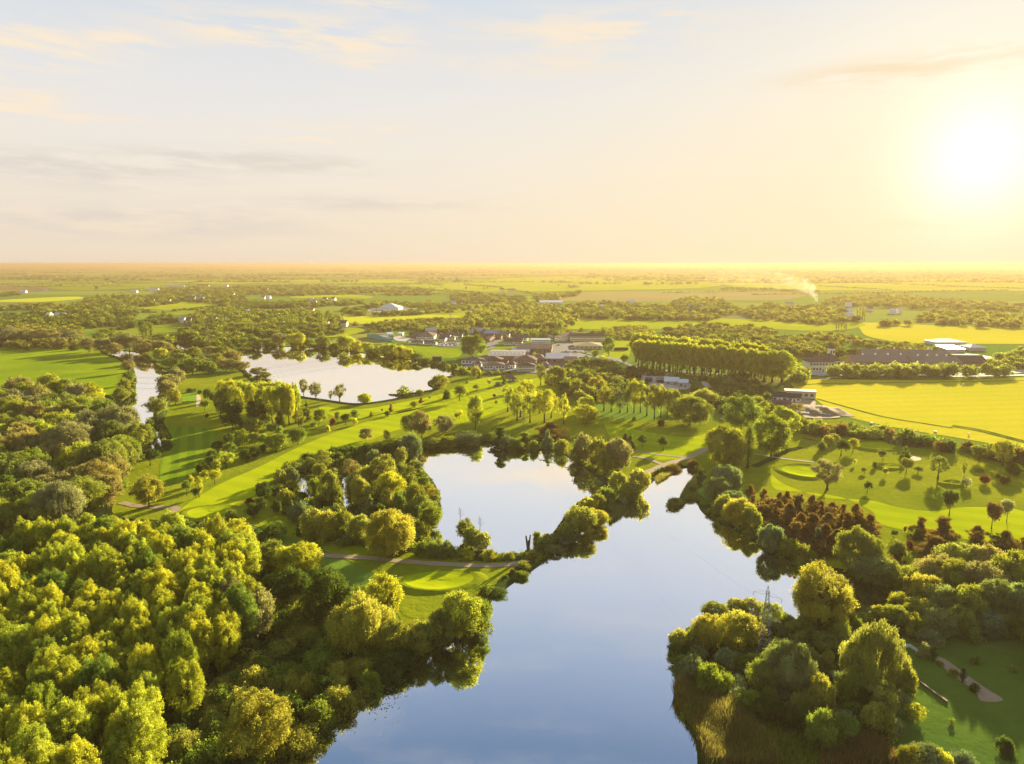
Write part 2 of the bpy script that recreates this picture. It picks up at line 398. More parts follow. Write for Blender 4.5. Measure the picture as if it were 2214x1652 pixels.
# fills ------------------------------------------------------------------
def points(poly, step, seed, zc, jit=.38):
    wp = [G(px, py, zc) for px, py in poly]; a = np.array(wp); rng = np.random.default_rng(seed)
    x0, y0 = a.min(0); x1, y1 = a.max(0)
    xs = np.arange(x0, x1, step); ys = np.arange(y0, y1, step * .87)
    gx, gy = np.meshgrid(xs, ys); gx = gx + (np.arange(len(ys)) % 2)[:, None] * step / 2
    gx = (gx + rng.normal(size=gx.shape) * step * jit * .6).ravel(); gy = (gy + rng.normal(size=gy.shape) * step * jit * .6).ravel()
    k = inside(wp, gx, gy); gx, gy = gx[k], gy[k]
    for wpoly in WATER_W:
        m_ = ~inside(wpoly, gx, gy); gx, gy = gx[m_], gy[m_]
    return gx, gy, rng
def seen(x, y, h):
    """does any of it fall in or near the frame"""
    d = depth(x, y, h)
    if d < 5: return False
    sx = x / d * FP; sy = ((h - HC) * math.cos(PITCH) + y * math.sin(PITCH)) / d * FP
    sb = ((0 - HC) * math.cos(PITCH) + y * math.sin(PITCH)) / depth(x, y, 0) * FP
    return abs(sx) < 1107 + 40 and sy > -826 - 10 and sb < 826
def fill_trees(poly, step, hr, wr, kinds, seed, label, group, zc=None, maxn=999, jit=.38):
    zc = (hr[0] + hr[1]) / 2 * .75 if zc is None else zc
    gx, gy, rng = points(poly, step, seed, zc, jit); n = 0
    for x, y in zip(gx, gy):
        h = rng.uniform(*hr); wd = rng.uniform(*wr); kd, cl = kinds[int(rng.integers(len(kinds)))]
        if not seen(x, y, h) or n >= maxn: continue
        put_tree(float(x), float(y), float(h), float(wd), kd, cl, label, group); n += 1
    return n
BAKE = {}
def bake(key, x, y, h, wd, kind, col, lod, rng):
    BAKE.setdefault(key, []).append((x, y, h, wd, kind, col, lod, int(rng.integers(5)), float(rng.uniform(0, 6.283)), float(rng.uniform(.85, 1.15)) * (.78 if key[0] == 'woodland' else 1.0)))
def fill_bake(key, poly, step, hr, wr, kinds, seed, zc=None, lod=None, jit=.4, prob=1.0):
    zc = (hr[0] + hr[1]) / 2 * .6 if zc is None else zc
    gx, gy, rng = points(poly, step, seed, zc, jit)
    for x, y in zip(gx, gy):
        if rng.random() > prob: continue
        h = rng.uniform(*hr); wd = rng.uniform(*wr)
        if not seen(x, y, h): continue
        kd, cl = kinds[int(rng.integers(len(kinds)))]
        pxw = wd / depth(x, y) * FP * .4625; ld = lod if lod is not None else (1 if pxw > 26 else 2 if pxw > 12 else 3 if pxw > 4.5 else 4)
        bake(key, float(x), float(y), float(h), float(wd), kd, cl, ld, rng)
def flush():
    tot = 0
    for (name, lab, cat), L in BAKE.items():
        vs, fs, ts, mi, mats, off = [], [], [], [], [], 0
        for x, y, h, wd, kd, cl, ld, sdd, rz, tv in L:
            v, f, t, _ = geo(kd, sdd, ld)
            c_, s_ = math.cos(rz), math.sin(rz)
            vv = np.empty_like(v); vv[:, 0] = (v[:, 0] * c_ - v[:, 1] * s_) * wd + x; vv[:, 1] = (v[:, 0] * s_ + v[:, 1] * c_) * wd + y; vv[:, 2] = v[:, 2] * h
            if cl not in mats: mats.append(cl)
            vs.append(vv); fs.append(f + off); ts.append(t * tv); mi.append(np.full(len(f), mats.index(cl))); off += len(v)
        me = mesh_np(name, np.vstack(vs), np.vstack(fs), [LM[k] for k in mats], np.concatenate(mi), np.concatenate(ts))
        o = link(name, me); tag(o, lab, cat, None, 'stuff'); tot += len(me.polygons)
    print('baked faces', tot)
# ------------------------------------------------------------------ the setting: ground, water, fields
def P_(c, pts): return [cp(c, x, y) for x, y in pts]
WATER = {
 'big_lake': [(560,1760),(600,1660),(640,1638),(652,1606),(720,1578),(762,1543),(812,1508),(862,1466),(905,1426),(960,1398),(1030,1372),(1052,1330),(1062,1300),(1110,1262),(1160,1228),(1190,1205),(1218,1180),(1262,1148),(1312,1128),(1345,1096),(1392,1062),(1425,1030),(1460,1018),(1492,1014),(1500,1030),(1482,1054),(1470,1080),(1448,1088),(1448,1100),(1466,1102),(1486,1088),(1506,1086),(1520,1110),(1562,1136),(1625,1166),(1650,1190),(1668,1212),(1725,1228),(1800,1240),(1880,1262),(1935,1290),(1945,1318),(1905,1332),(1850,1335),(1790,1345),(1700,1352),(1610,1345),(1540,1350),(1490,1365),(1462,1385),(1456,1408),(1470,1440),(1466,1490),(1474,1540),(1500,1590),(1510,1628),(1508,1700),(1500,1800),(1000,1850)],
 'pond': [(900,985),(930,968),(1000,962),(1060,955),(1080,968),(1130,975),(1200,978),(1245,1000),(1292,1035),(1312,1056),(1290,1078),(1255,1086),(1228,1112),(1200,1150),(1172,1186),(1150,1196),(1090,1200),(1040,1200),(985,1190),(925,1172),(925,1150),(945,1130),(952,1105),(945,1060),(925,1030),(902,1002)],
 'marsh_pool': P_('E', [(350,355),(400,345),(435,360),(445,400),(450,450),(470,500),(485,540),(455,530),(420,490),(370,470),(352,440),(345,400)]),
 'marsh_channel': P_('E', [(590,305),(640,310),(660,345),(690,380),(700,440),(700,520),(690,570),(655,560),(630,500),(618,420),(622,370),(590,330)]),
 'upper_lake': [(520,775),(540,756),(600,750),(700,755),(780,764),(860,775),(925,787),(960,797),(996,808),(965,815),(930,823),(926,834),(936,842),(905,848),(870,853),(842,853),(845,857),(868,858),(845,864),(800,871),(765,873),(726,868),(700,864),(656,858),(620,848),(560,825),(530,800)],
 'river': [(225,752),(259,758),(301,765),(336,790),(352,816),(345,851),(336,879),(333,905),(350,960),(330,975),(290,925),(272,885),(292,848),(290,802),(270,778),(235,765)],
 'river_bend': [(375,742),(400,741),(440,752),(436,760),(400,757),(378,750)],
}
RS = np.random.default_rng(3)
WATER_W = [smooth_poly([G(*p) for p in v], 4) for v in WATER.values()]
def inwater(x, y):
    return any(bool(inside(w_, np.array([x]), np.array([y]))[0]) for w_ in WATER_W)
def sheet(name, poly, z, m_, n=4, kind='structure', jit=0.0, world=False, smooth=True):
    wp = poly if world else [G(*p) for p in poly]
    if smooth: wp = smooth_poly(wp, n, jit, RS if jit else None)
    v3 = [Vector((x, y, 0)) for x, y in wp]
    tri = tessellate_polygon([v3])
    me = bpy.data.meshes.new(name)
    fs = []
    for t in tri:
        a, b, c = (wp[i] for i in t)
        fs.append(t if (b[0] - a[0]) * (c[1] - a[1]) - (b[1] - a[1]) * (c[0] - a[0]) > 0 else t[::-1])
    me.from_pydata([(x, y, z) for x, y in wp], [], fs); me.materials.append(m_); me.update()
    return tag(link(name, me), kind=kind)
def strip(name, line, wd, z, m_, n=5, kind='structure'):
    p = smooth_poly([G(*q) for q in line], n, closed=False); L, Rr = [], []
    for i, (x, y) in enumerate(p):
        x0, y0 = p[max(i - 1, 0)]; x1, y1 = p[min(i + 1, len(p) - 1)]; d = math.hypot(x1 - x0, y1 - y0) or 1
        nx, ny = -(y1 - y0) / d * wd / 2, (x1 - x0) / d * wd / 2
        j = 1 + .12 * math.sin(i * 1.7)
        L.append((x + nx * j, y + ny * j, z)); Rr.append((x - nx * j, y - ny * j, z))
    me = bpy.data.meshes.new(name); k = len(p)
    me.from_pydata(L + Rr, [], [(k + i, k + i + 1, i + 1, i) for i in range(k - 1)]); me.materials.append(m_); me.update()
    return tag(link(name, me), kind=kind)
# base ground with a patchwork of far fields
gm, n = mat('countryside')
c = n.new('ShaderNodeTexCoord').outputs['Object']
warp = n.vm('SCALE', n.noise(c, 0.0012, 2, .5, out=1)); warp.node.inputs['Scale'].default_value = 160
cw = n.vm('ADD', c, warp)
mp = n.new('ShaderNodeMapping'); n.put(mp.inputs[0], cw); mp.inputs['Rotation'].default_value = (0, 0, R(14)); mp.inputs['Scale'].default_value = (1 / 640, 1 / 420, 0)
vo = n.new('ShaderNodeTexVoronoi', distance='CHEBYCHEV', voronoi_dimensions='2D'); n.put(vo.inputs['Vector'], mp.outputs[0]); vo.inputs['Scale'].default_value = 1; vo.inputs['Randomness'].default_value = .85
s_ = n.new('ShaderNodeSeparateColor'); n.put(s_.inputs[0], vo.outputs['Color'])
fld = n.ramp(s_.outputs[0], [(0, (.150, .230, .030)), (.18, (.105, .170, .030)), (.34, (.22, .27, .045)), (.50, (.13, .21, .03)), (.62, (.20, .20, .065)), (.72, (.27, .31, .05)), (.82, (.20, .145, .075)), (.90, (.15, .22, .035)), (.96, (.10, .16, .04))], 'CONSTANT')
fld = n.mix(n.m('MULTIPLY', n.noise(c, .01, 5, .65), .6), fld, n.mix(1.0, fld, (.62, .66, .6), 'MULTIPLY'))
b = n.new('ShaderNodeBsdfDiffuse'); n.put(b.inputs['Color'], fld)
out(n, b.outputs[0])
ys = np.concatenate([np.linspace(-400, 1000, 15), np.geomspace(1200, 42000, 26)]); xs = np.concatenate([-np.geomspace(42000, 500, 22), np.linspace(-350, 350, 8), np.geomspace(500, 42000, 22)])
gx, gy = np.meshgrid(xs, ys); nv = len(xs)
far = np.clip((gy - 9000) / 20000, 0, 1)
gz = far * far * 55 * (0.5 + .5 * np.sin(gx / 5200 + 1.0)) * np.clip((gx * -1 + 9000) / 20000, 0, 1)
gv = np.stack([gx.ravel(), gy.ravel(), gz.ravel()], 1)
ii = np.arange(len(ys) - 1)[:, None] * nv + np.arange(nv - 1)[None, :]; ii = ii.ravel()
go = link('ground', mesh_np('ground', gv, np.stack([ii, ii + 1, ii + nv + 1, ii + nv], 1), [gm], smooth=True)); tag(go, kind='structure')

M = {}
M['golf'] = grass('golf_rough', (.150, .190, .010), (.285, .295, .012), .014, .50, .8)
M['fairway'] = grass('golf_fairway', (.27, .330, .005), (.34, .38, .006), .02, .16, .3, stripes=(R(62), 13.0, .22))
M['striped'] = grass('striped_fairway', (.125, .200, .008), (.155, .23, .010), .03, .10, .2, stripes=(math.atan2(G(*cp('8', 490, 660))[1] - G(*cp('8', 420, 1060))[1], G(*cp('8', 490, 660))[0] - G(*cp('8', 420, 1060))[0]) + math.pi / 2, 7.5, .6))
M['green'] = grass('putting_green', (.15, .27, .02), (.19, .31, .025), .05, .05, .08, stripes=(R(50), 5.0, .25))
M['meadow'] = grass('meadow', (.16, .24, .008), (.26, .32, .008), .012, .35, .8)
M['crop'] = grass('crop_field', (.46, .42, .022), (.53, .46, .028), .006, .35, .9, stripes=(R(96), 16.0, .10))
M['lawn'] = grass('shade_toned_lawn', (.060, .115, .018), (.105, .165, .022), .03, .35, .5, dry=(.16, .15, .05))  # darker green: the garden's shade is worked into the lawn colour
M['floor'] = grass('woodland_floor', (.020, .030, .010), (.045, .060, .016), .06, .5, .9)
M['scrub'] = grass('scrub_ground', (.07, .11, .022), (.13, .16, .03), .02, .5, .9, dry=(.2, .17, .08))
M['far_lime'] = grass('pasture', (.26, .31, .012), (.36, .38, .015), .006, .2, .3)
M['far_green'] = grass('grass_field', (.17, .22, .015), (.22, .27, .018), .006, .25, .3)
M['yellow'] = grass('rape_field', (.42, .44, .02), (.5, .5, .025), .006, .1, .2)
M['dry'] = grass('dry_grass_field', (.30, .25, .06), (.22, .25, .05), .008, .3, .4)
M['soil'] = grass('tilled_soil', (.25, .21, .085), (.29, .26, .09), .004, .2, .2)
M['tarmac'] = plain('tarmac', (.16, .15, .15), .85, .2, .15)
M['gravel'] = plain('gravel_path', (.33, .24, .16), .95, .25, .6)
M['yard'] = plain('yard_concrete', (.42, .37, .32), .9, .25, .08)
M['sand'] = plain('bunker_sand', (.55, .42, .28), .95, .08, .5)
M['bank'] = grass('bank_earth', (.030, .040, .012), (.055, .075, .018), .2, .5, .9)
# water
wm, n = mat('water')
c = n.new('ShaderNodeTexCoord').outputs['Object']
mp = n.new('ShaderNodeMapping'); n.put(mp.inputs[0], c); mp.inputs['Scale'].default_value = (1, .55, 1)
hgt = n.m('ADD', n.noise(mp.outputs[0], .55, 3, .55), n.m('MULTIPLY', n.noise(c, .05, 2), .8))
bp = n.new('ShaderNodeBump'); bp.inputs['Strength'].default_value = .05; bp.inputs['Distance'].default_value = .12; n.put(bp.inputs['Height'], hgt)
gl = n.new('ShaderNodeBsdfGlossy'); gl.inputs['Roughness'].default_value = .015; gl.inputs['Color'].default_value = (.97, .985, 1, 1); n.l.new(bp.outputs[0], gl.inputs['Normal'])
df = n.new('ShaderNodeBsdfDiffuse'); df.inputs[0].default_value = (.010, .016, .018, 1)
fr = n.new('ShaderNodeFresnel'); fr.inputs[0].default_value = 1.5; n.l.new(bp.outputs[0], fr.inputs['Normal'])
mx = n.new('ShaderNodeMixShader'); n.put(mx.inputs[0], n.m('ADD', .80, n.m('MULTIPLY', fr.outputs[0], 1.0), clamp=True))
n.l.new(df.outputs[0], mx.inputs[1]); n.l.new(gl.outputs[0], mx.inputs[2]); out(n, mx.outputs[0])
for (nm, _), wp in zip(WATER.items(), WATER_W): sheet('water_' + nm.replace('big_', ''), wp, .30, wm, world=True, smooth=False)
# earth banks round the waters
mb = MB()
for wp in WATER_W:
    a = sum(wp[i][0] * wp[(i + 1) % len(wp)][1] - wp[(i + 1) % len(wp)][0] * wp[i][1] for i in range(len(wp)))
    sg = -1 if a > 0 else 1
    q = []
    for i, (x, y) in enumerate(wp):
        x0, y0 = wp[i - 1]; x1, y1 = wp[(i + 1) % len(wp)]; d = math.hypot(x1 - x0, y1 - y0) or 1
        q.append((-(y1 - y0) / d * sg, (x1 - x0) / d * sg))
    prof = [(-1.2, .05), (0.1, .42), (1.2, .75), (3.4, .55), (6.0, -.05)]
    rows = [[(x + nx * o * (1 + .25 * math.sin(i * 2.3)), y + ny * o, z) for i, ((x, y), (nx, ny)) in enumerate(zip(wp, q))] for o, z in prof]
    b0 = len(mb.v); k = len(wp)
    for r_ in rows: mb.v += r_
    for r_ in range(len(rows) - 1):
        for i in range(k):
            j = (i + 1) % k; mb.f.append((b0 + r_ * k + i, b0 + r_ * k + j, b0 + (r_ + 1) * k + j, b0 + (r_ + 1) * k + i)); mb.mi.append(0)
tag(mb.build('ground_bank', M['bank']), kind='structure')
# near land sheets
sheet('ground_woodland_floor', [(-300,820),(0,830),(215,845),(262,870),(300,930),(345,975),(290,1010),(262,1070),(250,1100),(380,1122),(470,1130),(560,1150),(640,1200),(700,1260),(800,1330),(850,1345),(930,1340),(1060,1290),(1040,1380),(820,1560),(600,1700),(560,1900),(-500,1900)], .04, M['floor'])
sheet('ground_golf_grass', [(352,812),(400,806),(475,806),(520,800),(560,815),(650,852),(770,868),(850,855),(935,838),(1000,806),(1060,800),(1150,798),(1240,830),(1290,900),(1560,905),(1700,890),(1760,895),(1900,925),(2100,962),(2400,1000),(2600,1240),(2250,1260),(2000,1280),(1800,1240),(1680,1190),(1560,1110),(1520,1040),(1480,995),(1420,1020),(1330,1100),(1200,1200),(1120,1262),(1040,1330),(900,1350),(860,1330),(820,1250),(700,1190),(560,1140),(480,1125),(370,1125),(250,1115),(255,1070),(290,1000),(320,960),(355,905),(372,860),(385,830)], .08, M['golf'])
sheet('ground_striped_fairway', P_('8', [(460,660),(620,635),(790,650),(900,690),(880,760),(800,860),(740,960),(690,1060),(640,1110),(420,1180),(370,1070),(395,900)]), .13, M['striped'])
sheet('ground_main_fairway', [(385,1108),(470,1050),(560,1010),(650,965),(740,930),(850,895),(960,870),(1080,838),(1180,815),(1215,835),(1100,880),(1000,915),(880,925),(780,960),(680,1000),(600,1045),(520,1085),(430,1118)], .13, M['fairway'])
sheet('ground_lake_fairway', [(690,880),(780,885),(880,868),(960,850),(1010,825),(1090,812),(1100,826),(1010,850),(930,878),(840,898),(740,905)], .13, M['fairway'])
sheet('ground_tee_grass', P_('8', [(600,340),(735,335),(730,410),(585,410)]), .16, M['green'])
sheet('ground_tree_fairway', [(1310,915),(1400,935),(1500,945),(1560,920),(1570,940),(1520,980),(1430,995),(1370,985),(1330,960)], .12, M['fairway'])
sheet('ground_near_fairway', P_('E', [(830,880),(1000,890),(1200,930),(1400,950),(1620,930),(1640,1000),(1560,1080),(1400,1140),(1150,1240),(1000,1200),(1000,1050),(880,960)]), .12, M['golf'])
sheet('ground_right_fairway', P_('G', [(400,700),(480,760),(760,860),(1100,880),(1300,930),(1560,960),(1800,930),(2214,960),(2214,1180),(1700,1150),(1200,1060),(1120,960),(900,860),(620,820),(420,800)]), .12, M['fairway'])
sheet('ground_right_green_fairway', P_('G', [(620,480),(900,400),(1300,470),(1700,520),(2214,600),(2400,900),(1700,930),(1300,800),(900,800),(700,600)]), .11, M['golf'])
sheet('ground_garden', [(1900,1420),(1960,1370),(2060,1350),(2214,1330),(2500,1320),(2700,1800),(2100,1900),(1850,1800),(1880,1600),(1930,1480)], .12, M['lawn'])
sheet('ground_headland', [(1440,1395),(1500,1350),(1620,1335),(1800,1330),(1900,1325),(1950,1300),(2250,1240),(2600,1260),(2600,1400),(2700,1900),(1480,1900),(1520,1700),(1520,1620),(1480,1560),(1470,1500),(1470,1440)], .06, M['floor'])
sheet('ground_meadow', [(-400,752),(0,749),(100,747),(190,752),(250,770),(285,795),(290,840),(265,865),(215,848),(150,832),(0,836),(-500,850)], .10, M['meadow'])
sheet('ground_crop_field', [(1722,822),(1745,818),(1900,822),(2100,822),(2230,816),(2700,815),(3100,1100),(2300,985),(2100,952),(1900,918),(1800,890),(1760,862),(1712,850),(1690,845)], .14, M['crop'], n=3)
sheet('ground_far_crop_field', [(1866,698),(2000,703),(2214,709),(2600,716),(2600,750),(2214,744),(1990,743),(1885,730),(1862,715)], .25, M['crop'], n=3)
for i, (nm, c_, pts, mt) in enumerate([
  ('ground_yellow_field', '4', [(-300,405),(0,386),(330,366),(640,354),(760,358),(740,376),(400,402),(0,404)], 'yellow'),
  ('ground_pasture', '4', [(1110,450),(1440,424),(1650,404),(2040,398),(2040,420),(1800,455),(1600,482),(1330,465),(1150,462)], 'far_lime'),
  ('ground_pasture', '4', [(1520,520),(1640,490),(1900,470),(2300,450),(2200,470),(1850,500),(1700,530)], 'far_green'),
  ('ground_pasture', '4', [(700,660),(950,618),(1180,606),(1200,625),(940,660),(760,690)], 'far_green'),
  ('ground_pasture', '4', [(950,690),(1270,640),(1440,618),(1680,598),(1700,690),(1560,712),(1300,720),(1050,715)], 'far_green'),
  ('ground_pasture', 'P', [(745,680),(803,683),(946,678),(1010,681),(1000,693),(873,693),(803,700),(752,698)], 'yellow'),
  ('ground_pasture', 'P', [(945,670),(1000,666),(1010,680),(940,681)], 'far_lime'),
  ('ground_pasture', '5', [(1040,700),(1340,655),(1500,650),(1520,690),(1250,730),(1060,725)], 'far_lime'),
  ('ground_dry_field', 'V', [(-360,390),(-200,300),(0,272),(270,245),(300,330),(285,378),(0,374),(-200,420)], 'dry'),
  ('ground_pasture', 'V', [(440,385),(700,400),(1100,430),(1120,520),(840,535),(700,500),(600,440)], 'meadow'),
  ('ground_pasture', 'V', [(1330,470),(1480,410),(1700,390),(1900,390),(1980,400),(1850,420),(1560,450),(1480,500),(1330,510)], 'meadow'),
  ('ground_pasture', 'P', [(1209,709),(1267,686),(1420,685),(1600,690),(1860,697),(1800,716),(1600,708),(1500,708),(1400,713),(1277,712)], 'far_lime'),
  ('ground_tilled_field', 'P', [(1195,649),(1258,632),(1420,630),(1560,630),(1735,634),(1690,649),(1500,648),(1380,654),(1290,652)], 'soil'),
  ('ground_pasture', 'P', [(1570,752),(1635,757),(1855,769),(1830,779),(1740,790),(1705,800),(1690,780)], 'far_green'),
  ('ground_pasture', 'W', [(900,130),(1060,140),(1050,230),(1000,300),(780,280),(880,200)], 'far_lime'),
  ('ground_pasture', 'P', [(900,612),(1200,598),(1480,598),(1560,617),(1300,628),(1000,628)], 'far_lime'),
  ('ground_pasture', 'P', [(1560,600),(1900,602),(2300,605),(2400,625),(1900,628),(1600,622)], 'far_lime'),
  ('ground_pasture', '4', [(-100,220),(500,215),(1000,225),(1500,205),(1800,215),(1500,262),(1000,290),(560,292),(300,240)], 'far_green'),
  ('ground_pasture', '5', [(-200,205),(500,195),(1300,200),(2000,200),(2214,240),(1700,230),(900,218),(300,235),(-100,225)], 'far_lime'),
  ('ground_pasture', '5', [(850,355),(1100,330),(1560,345),(1560,375),(1200,362),(900,370)], 'far_lime'),
  ('ground_pasture', '6', [(800,380),(1000,355),(1140,360),(1130,395),(900,400)], 'far_lime'),
  ('ground_pasture', '6', [(0,480),(300,462),(400,485),(380,500),(0,520)], 'far_lime'),
  ('ground_rough', 'P', [(1560,810),(1700,820),(1700,880),(1600,870),(1480,850),(1400,830),(1430,815)], 'scrub'),
]): sheet(nm, P_(c_, pts), .16 + .012 * i + (.4 if c_ in '4567' or nm[-6:] == 'd_fiel' else 0), M[mt], n=3)
for i, (nm, c_, pts, mt) in enumerate([
  ('ground_car_park', 'V', [(860,385),(940,360),(1110,350),(1110,405),(940,408)], 'tarmac'),
  ('ground_car_park', 'V', [(1380,440),(1470,350),(1600,330),(1560,365),(1500,425)], 'tarmac'),
  ('ground_yard', 'V', [(420,280),(620,320),(640,350),(500,350),(400,330)], 'yard'),
  ('ground_car_park', 'W', [(300,180),(480,150),(700,165),(640,215),(560,260),(900,300),(880,330),(600,330),(400,260)], 'tarmac'),
  ('ground_yard', 'W', [(1130,440),(1440,440),(1590,520),(1560,590),(1200,560)], 'yard'),
  ('ground_earth_yard', 'W', [(1700,480),(1930,490),(1900,560),(1750,570)], 'yard'),
  ('ground_farm_yard', 'G', [(385,165),(520,145),(700,165),(720,210),(850,255),(880,290),(640,290),(600,240),(400,200)], 'gravel'),
  ('ground_industrial_floor', 'V', [(1130,600),(1300,560),(1480,480),(2200,430),(2700,560),(2600,720),(1900,700),(1560,680),(1300,660)], 'tarmac'),
  ('ground_market_floor', '5', [(1560,465),(2000,460),(2010,475),(1700,500),(1560,490)], 'yard'),
  ('ground_estate_floor', 'R', [(420,520),(830,420),(1600,350),(2214,440),(2214,520),(1400,545),(650,545)], 'yard'),
]): sheet(nm, P_(c_, pts), .48 + .012 * i, M[mt], n=3)
strip('road_avenue', P_('R', [(230,545),(420,560),(640,560),(1300,552),(1800,545),(2300,535),(2800,530)]), 7, .42, M['tarmac'])
strip('path_farm_track', P_('R', [(150,700),(190,650),(240,590),(250,560),(300,548)]), 6, .40, M['gravel'])
strip('road_lane', P_('W', [(500,170),(640,250),(900,300),(1000,345),(1200,400),(1800,440),(2200,460)]), 6, .40, M['tarmac'])
strip('road_bypass', P_('7', [(1600,700),(1800,735),(1950,755),(2100,765)]), 8, .40, M['tarmac'])
strip('road_motorway', P_('4', [(-200,225),(150,250),(380,275),(430,295),(330,312),(0,345),(-200,360)]), 13, .8, M['tarmac'])
strip('path_lakeside', P_('E', [(505,852),(620,858),(800,868),(1000,888),(1250,905),(1500,915),(1700,905),(1850,865),(1920,820)]), 3.2, .20, M['gravel'])
strip('path_left_tee', P_('8', [(395,1520),(440,1480),(490,1430),(530,1400),(480,1385),(300,1385),(150,1370),(20,1340)]), 3.6, .20, M['gravel'])
strip('path_right_bank', P_('F', [(905,640),(1060,580),(1180,530),(1340,480),(1440,440),(1500,400)]), 4.2, .20, M['gravel'])
strip('path_tee', P_('F', [(920,465),(1010,480),(1100,510),(1170,535)]), 2.6, .22, M['gravel'])
strip('path_tee', P_('F', [(920,415),(1100,450),(1260,465),(1340,475)]), 2.0, .24, M['gravel'])
for tr in ([(500,135),(500,100),(560,62),(760,42),(1300,35),(2214,20)], [(1700,342),(1900,375),(2060,415),(2214,455),(2400,500)], [(1690,350),(1890,384),(2050,424),(2214,466),(2400,512)], [(720,150),(900,200),(1200,280),(1500,330),(1700,362)]):
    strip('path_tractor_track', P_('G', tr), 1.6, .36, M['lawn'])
strip('path_golf_cart', P_('C', [(930,945),(1050,965),(1130,975),(1220,985)]), 2.2, .22, M['gravel'])
strip('path_golf_cart', P_('G', [(270,640),(400,580),(500,530),(610,500)]), 4.0, .21, M['bank'])
sheet('ground_garden_bed', P_('H', [(1700,690),(1760,700),(1900,800),(2000,870),(2095,935),(1970,940),(1930,880),(1800,790)]), .20, M['gravel'])
sheet('ground_sand', P_('8', [(715,345),(750,350),(755,400),(725,450),(705,440),(715,400)]), .22, M['sand'])
sheet('ground_bunker', P_('G', [(1400,570),(1440,566),(1475,585),(1450,597),(1405,592)]), .22, M['sand'])
# golf greens and mounds: real low relief
def mound(name, c_, x, y, rx, ry, h, rim, mt, top=None):
    px, py = cp(c_, x, y); gx, gy = G(px, py); s_ = CR[c_][2]
    ax = rx * s_ * depth(gx, gy) / FP; gy2 = G(px, py + ry * s_)[1]; ay = abs(gy - gy2)
    prof = [(1.0, 0.0), (.92, .55), (.84, .95), (.78, 1.0), (.70, rim), (.4, rim * .85), (0.02, rim * .8)]
    v, f, mi = [], [], []; k = 40
    for r_, z in prof:
        for i in range(k):
            a = 2 * math.pi * i / k; w_ = 1 + .08 * math.sin(2 * a + 1) + .05 * math.sin(3 * a); hh = (.55 + .45 * math.sin(a * 1.0 + .6) ** 2)
            v.append((gx + math.cos(a) * ax * r_ * w_, gy + math.sin(a) * ay * r_ * w_, .10 + z * h * hh))
    for r_ in range(len(prof) - 1):
        for i in range(k):
            j = (i + 1) % k; f.append((r_ * k + i, r_ * k + j, (r_ + 1) * k + j, (r_ + 1) * k + i)); mi.append(0 if r_ < 4 else 1)
    f2 = tuple((len(prof) - 1) * k + i for i in range(k)); me = bpy.data.meshes.new(name); me.from_pydata(v, [], f + [f2])
    me.materials.append(M[mt]); me.materials.append(M[top or mt]); me.polygons.foreach_set('material_index', mi + [1]); me.polygons.foreach_set('use_smooth', [True] * len(me.polygons)); me.update()
    tag(link(name, me), kind='structure')
mound('ground_green_mound', 'G', 620, 672, 185, 68, 1.0, .5, 'golf', 'fairway')
mound('ground_green_mound', 'G', 1140, 492, 190, 42, 1.0, .5, 'golf', 'fairway')
mound('ground_mound', 'G', 1240, 640, 110, 26, 1.0, .9, 'golf')
mound('ground_mound', 'G', 1690, 765, 90, 22, 1.3, .9, 'golf')
mound('ground_green_mound', 'E', 1230, 1010, 290, 88, .8, .75, 'golf', 'fairway')
mound('ground_green_mound', '8', 830, 1430, 260, 90, .7, .8, 'golf', 'fairway')
mound('ground_green_mound', '8', 1750, 690, 130, 26, .8, .5, 'golf', 'fairway')
